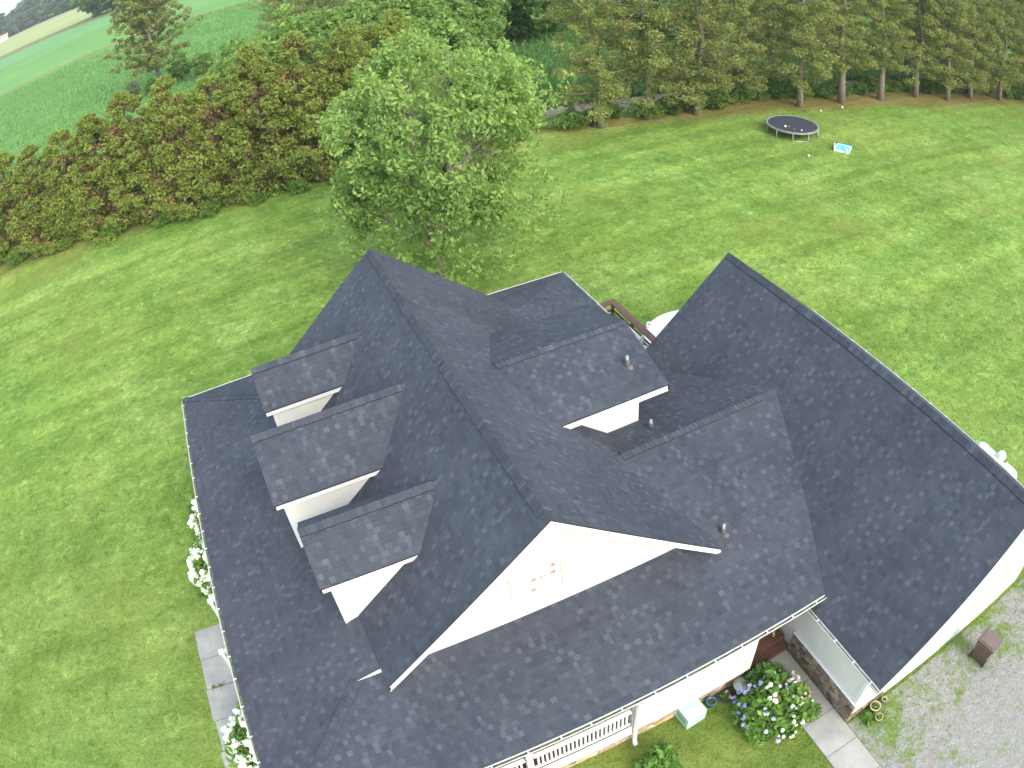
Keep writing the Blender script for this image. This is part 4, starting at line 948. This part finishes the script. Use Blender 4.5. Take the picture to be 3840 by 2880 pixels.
# propane tank
t = thing('propane_tank', (17.85, -.72, 0), 'mottled grey-white propane tank with a round white dome behind the garage', 'tank'); mb = MB(); R = .40
ax_ = [(-1.2 + .001, .001), (-1.18, .16), (-1.08, .30), (-.95, .38), (-.85, .40), (.85, .40), (.95, .38), (1.08, .30), (1.18, .16), (1.2, .001)]
mb.tube([(0, a_, .68) for a_, _ in ax_], [r_ for _, r_ in ax_], 22); mb.build('body', 'tank', t, True)
mb = MB(); mb.lathe([(.001, .36), (.13, .33), (.19, .24), (.20, 0)], 20, (.12, -.1, .98)); mb.build('dome', 'white', t, True)
mb = MB(); mb.box(.02, .10, -.42, -.32, 1.02, 1.12); mb.build('valve', 'rust', t)
for y in (-.7, .7): mb = MB(); mb.box(-.3, .3, y - .08, y + .08, 0, .34); mb.build('leg', 'concrete', t)
# white round pool beside the deck
t = thing('round_pool', (12.0, 11.8, .02), 'white covered round pool between the deck and the garage', 'pool'); mb = MB()
mb.lathe([(2.06, 0), (2.12, .35), (2.10, .72), (2.04, .77), (1.95, .75), (1.0, .82), (.001, .86)], 48); mb.build('cover', 'white', t, True)
mb = MB(); mb.tube([(-1.25, 1.50, .72), (-1.30, 1.58, .86), (-1.22, 1.68, .90), (-1.08, 1.70, .86), (-1.0, 1.66, .72)], .05, 8); mb.build('handle', 'white', t, True)
# deck furniture
t = thing('patio_bench', (9.42, 12.75, 1.10), 'narrow white bench along the brown deck rail', 'bench'); mb = MB()
for x in (-.14, -.04, .06): mb.box(x, x + .07, -.75, .75, .40, .43)
mb.build('seat', 'cream', t)
for y in (-.65, .65):
    mb = MB(); mb.box(-.13, .12, y - .03, y + .03, 0, .40); mb.build('leg', 'cream', t)
t = thing('patio_chair', (9.25, 11.2, 1.10), 'pale grey plastic patio chair at the deck corner near the garage', 'chair', rz=.5); mb = MB(); mb.box(-.24, .24, -.24, .24, .40, .44); mb.build('seat', 'greytub', t)
mb = MB(); mb.box(-.24, .24, .20, .25, .60, .92)
for x in (-.22, -.07, .08, .2): mb.box(x - .02, x + .02, .205, .245, .44, .6)
mb.build('backrest', 'greytub', t)
for x in (-.2, .2):
    for y in (-.2, .2): mb = MB(); mb.bar((x, y, .4), (x * 1.15, y * 1.15, 0), .04, .04); mb.build('leg', 'greytub', t)
# trampoline
TX, TY, TR = 34.61, 30.01, 2.06
t = thing('trampoline', (TX, TY, .02), 'round black trampoline with faded ring pad on the far lawn', 'trampoline')
mb = MB(); mb.lathe([(.001, .655), (.9, .66), (TR - .17, .675)], 48); mb.build('jumping_mat', 'trampmat', t, True)
mb = MB(); mb.lathe([(TR - .17, .68), (TR - .15, .70), (TR - .02, .705), (TR + .01, .67), (TR - .02, .64), (TR - .17, .65)], 48); mb.build('ring_pad', 'trpad', t, True)
mb = MB(); mb.tube([(math.cos(q / 48 * 6.2832) * (TR - .03), math.sin(q / 48 * 6.2832) * (TR - .03), .62) for q in range(49)], .025, 8, cap=False); mb.build('frame', 'galv', t, True)
for k in range(5):
    mb = MB(); a0 = k * 1.2566 + .2; a1 = a0 + .62; r = TR - .03
    p0 = (math.cos(a0) * r, math.sin(a0) * r); p1 = (math.cos(a1) * r, math.sin(a1) * r)
    mb.tube([(*p0, .62), (*p0, .06), (p0[0] * .98 + p1[0] * .02, p0[1] * .98 + p1[1] * .02, .02), (p1[0] * .98 + p0[0] * .02, p1[1] * .98 + p0[1] * .02, .02), (*p1, .06), (*p1, .62)], .028, 8); mb.build('leg', 'galv', t, True)
def ball(x, y, z, r, mat, label, group='toys on the trampoline', cat='ball', name='ball'):
    mb = MB(); mb.lathe([(.001, r)] + [(r * math.sin(q), r * math.cos(q)) for q in np.linspace(.4, 2.75, 7)] + [(.001, -r)], 12); o = mb.build(name, mat, None, True, (x, y, z + r)); tag(o, label, cat, group)
ball(33.55, 29.7, .69, .09, 'white', 'white ball lying on the left part of the trampoline mat'); ball(33.75, 29.55, .69, .07, 'red', 'red ball beside the white one on the trampoline')
ball(33.75, 28.95, .69, .07, 'red', 'red ball near the front edge of the trampoline mat'); ball(34.2, 28.6, .69, .06, 'white', 'small pale ball nearest the front rim of the trampoline')
ball(32.23, 25.79, .02, .09, 'white', 'white ball on the lawn in front of the trampoline', None)
ball(40.7, 32.9, .02, .08, 'white', 'pale ball in the straw under the pines right of the trampoline', 'scraps under the pines'); ball(43.4, 32.9, .02, .10, 'white', 'white ball in the straw farther right under the pines', 'scraps under the pines')
# play pool
t = thing('paddling_pool', (35.85, 25.8, .02), 'small aqua and white rectangular paddling pool with two white posts', 'pool', rz=math.radians(33))
mb = MB(); a, b = .70, .56
for x0, x1, y0, y1 in ((-a, a, -b, -b + .04), (-a, a, b - .04, b), (-a, -a + .04, -b + .04, b - .04), (a - .04, a, -b + .04, b - .04)): mb.box(x0, x1, y0, y1, 0, .17)
mb.build('rim', 'poolw', t); mb = MB(); mb.box(-a + .04, a - .04, -b + .04, b - .04, .11, .13); mb.build('liner', 'poolcyan', t)
mb = MB(); mb.box(-a - .01, a + .01, b, b + .05, .02, .24); mb.box(a, a + .04, -b, b, .02, .2); mb.build('trim_band', 'navy', t)
for y, h_ in ((b - .03, .62), (-b + .15, .40)): mb = MB(); mb.box(-a - .07, -a + .03, y - .05, y + .05, 0, h_); mb.build('post', 'white', t)
mb = MB(); mb.box(-420, 420, -60, 900, -1, 36)
hz_ = mb.build('haze', 'white'); hz_['kind'] = 'stuff'; hz_['label'] = 'thin pale haze in the air over the fields'; hz_['category'] = 'haze'
hm = bpy.data.materials.new('haze_air'); hm.use_nodes = True; ht = hm.node_tree; ht.nodes.remove(ht.nodes['Principled BSDF'])
pv = ht.nodes.new('ShaderNodeVolumePrincipled'); pv.inputs['Color'].default_value = (.86, .92, .97, 1); pv.inputs['Density'].default_value = .0003; pv.inputs['Anisotropy'].default_value = .2
ht.links.new(pv.outputs[0], ht.nodes['Material Output'].inputs['Volume']); hz_.data.materials.clear(); hz_.data.materials.append(hm)
print('objects', len(bpy.data.objects))
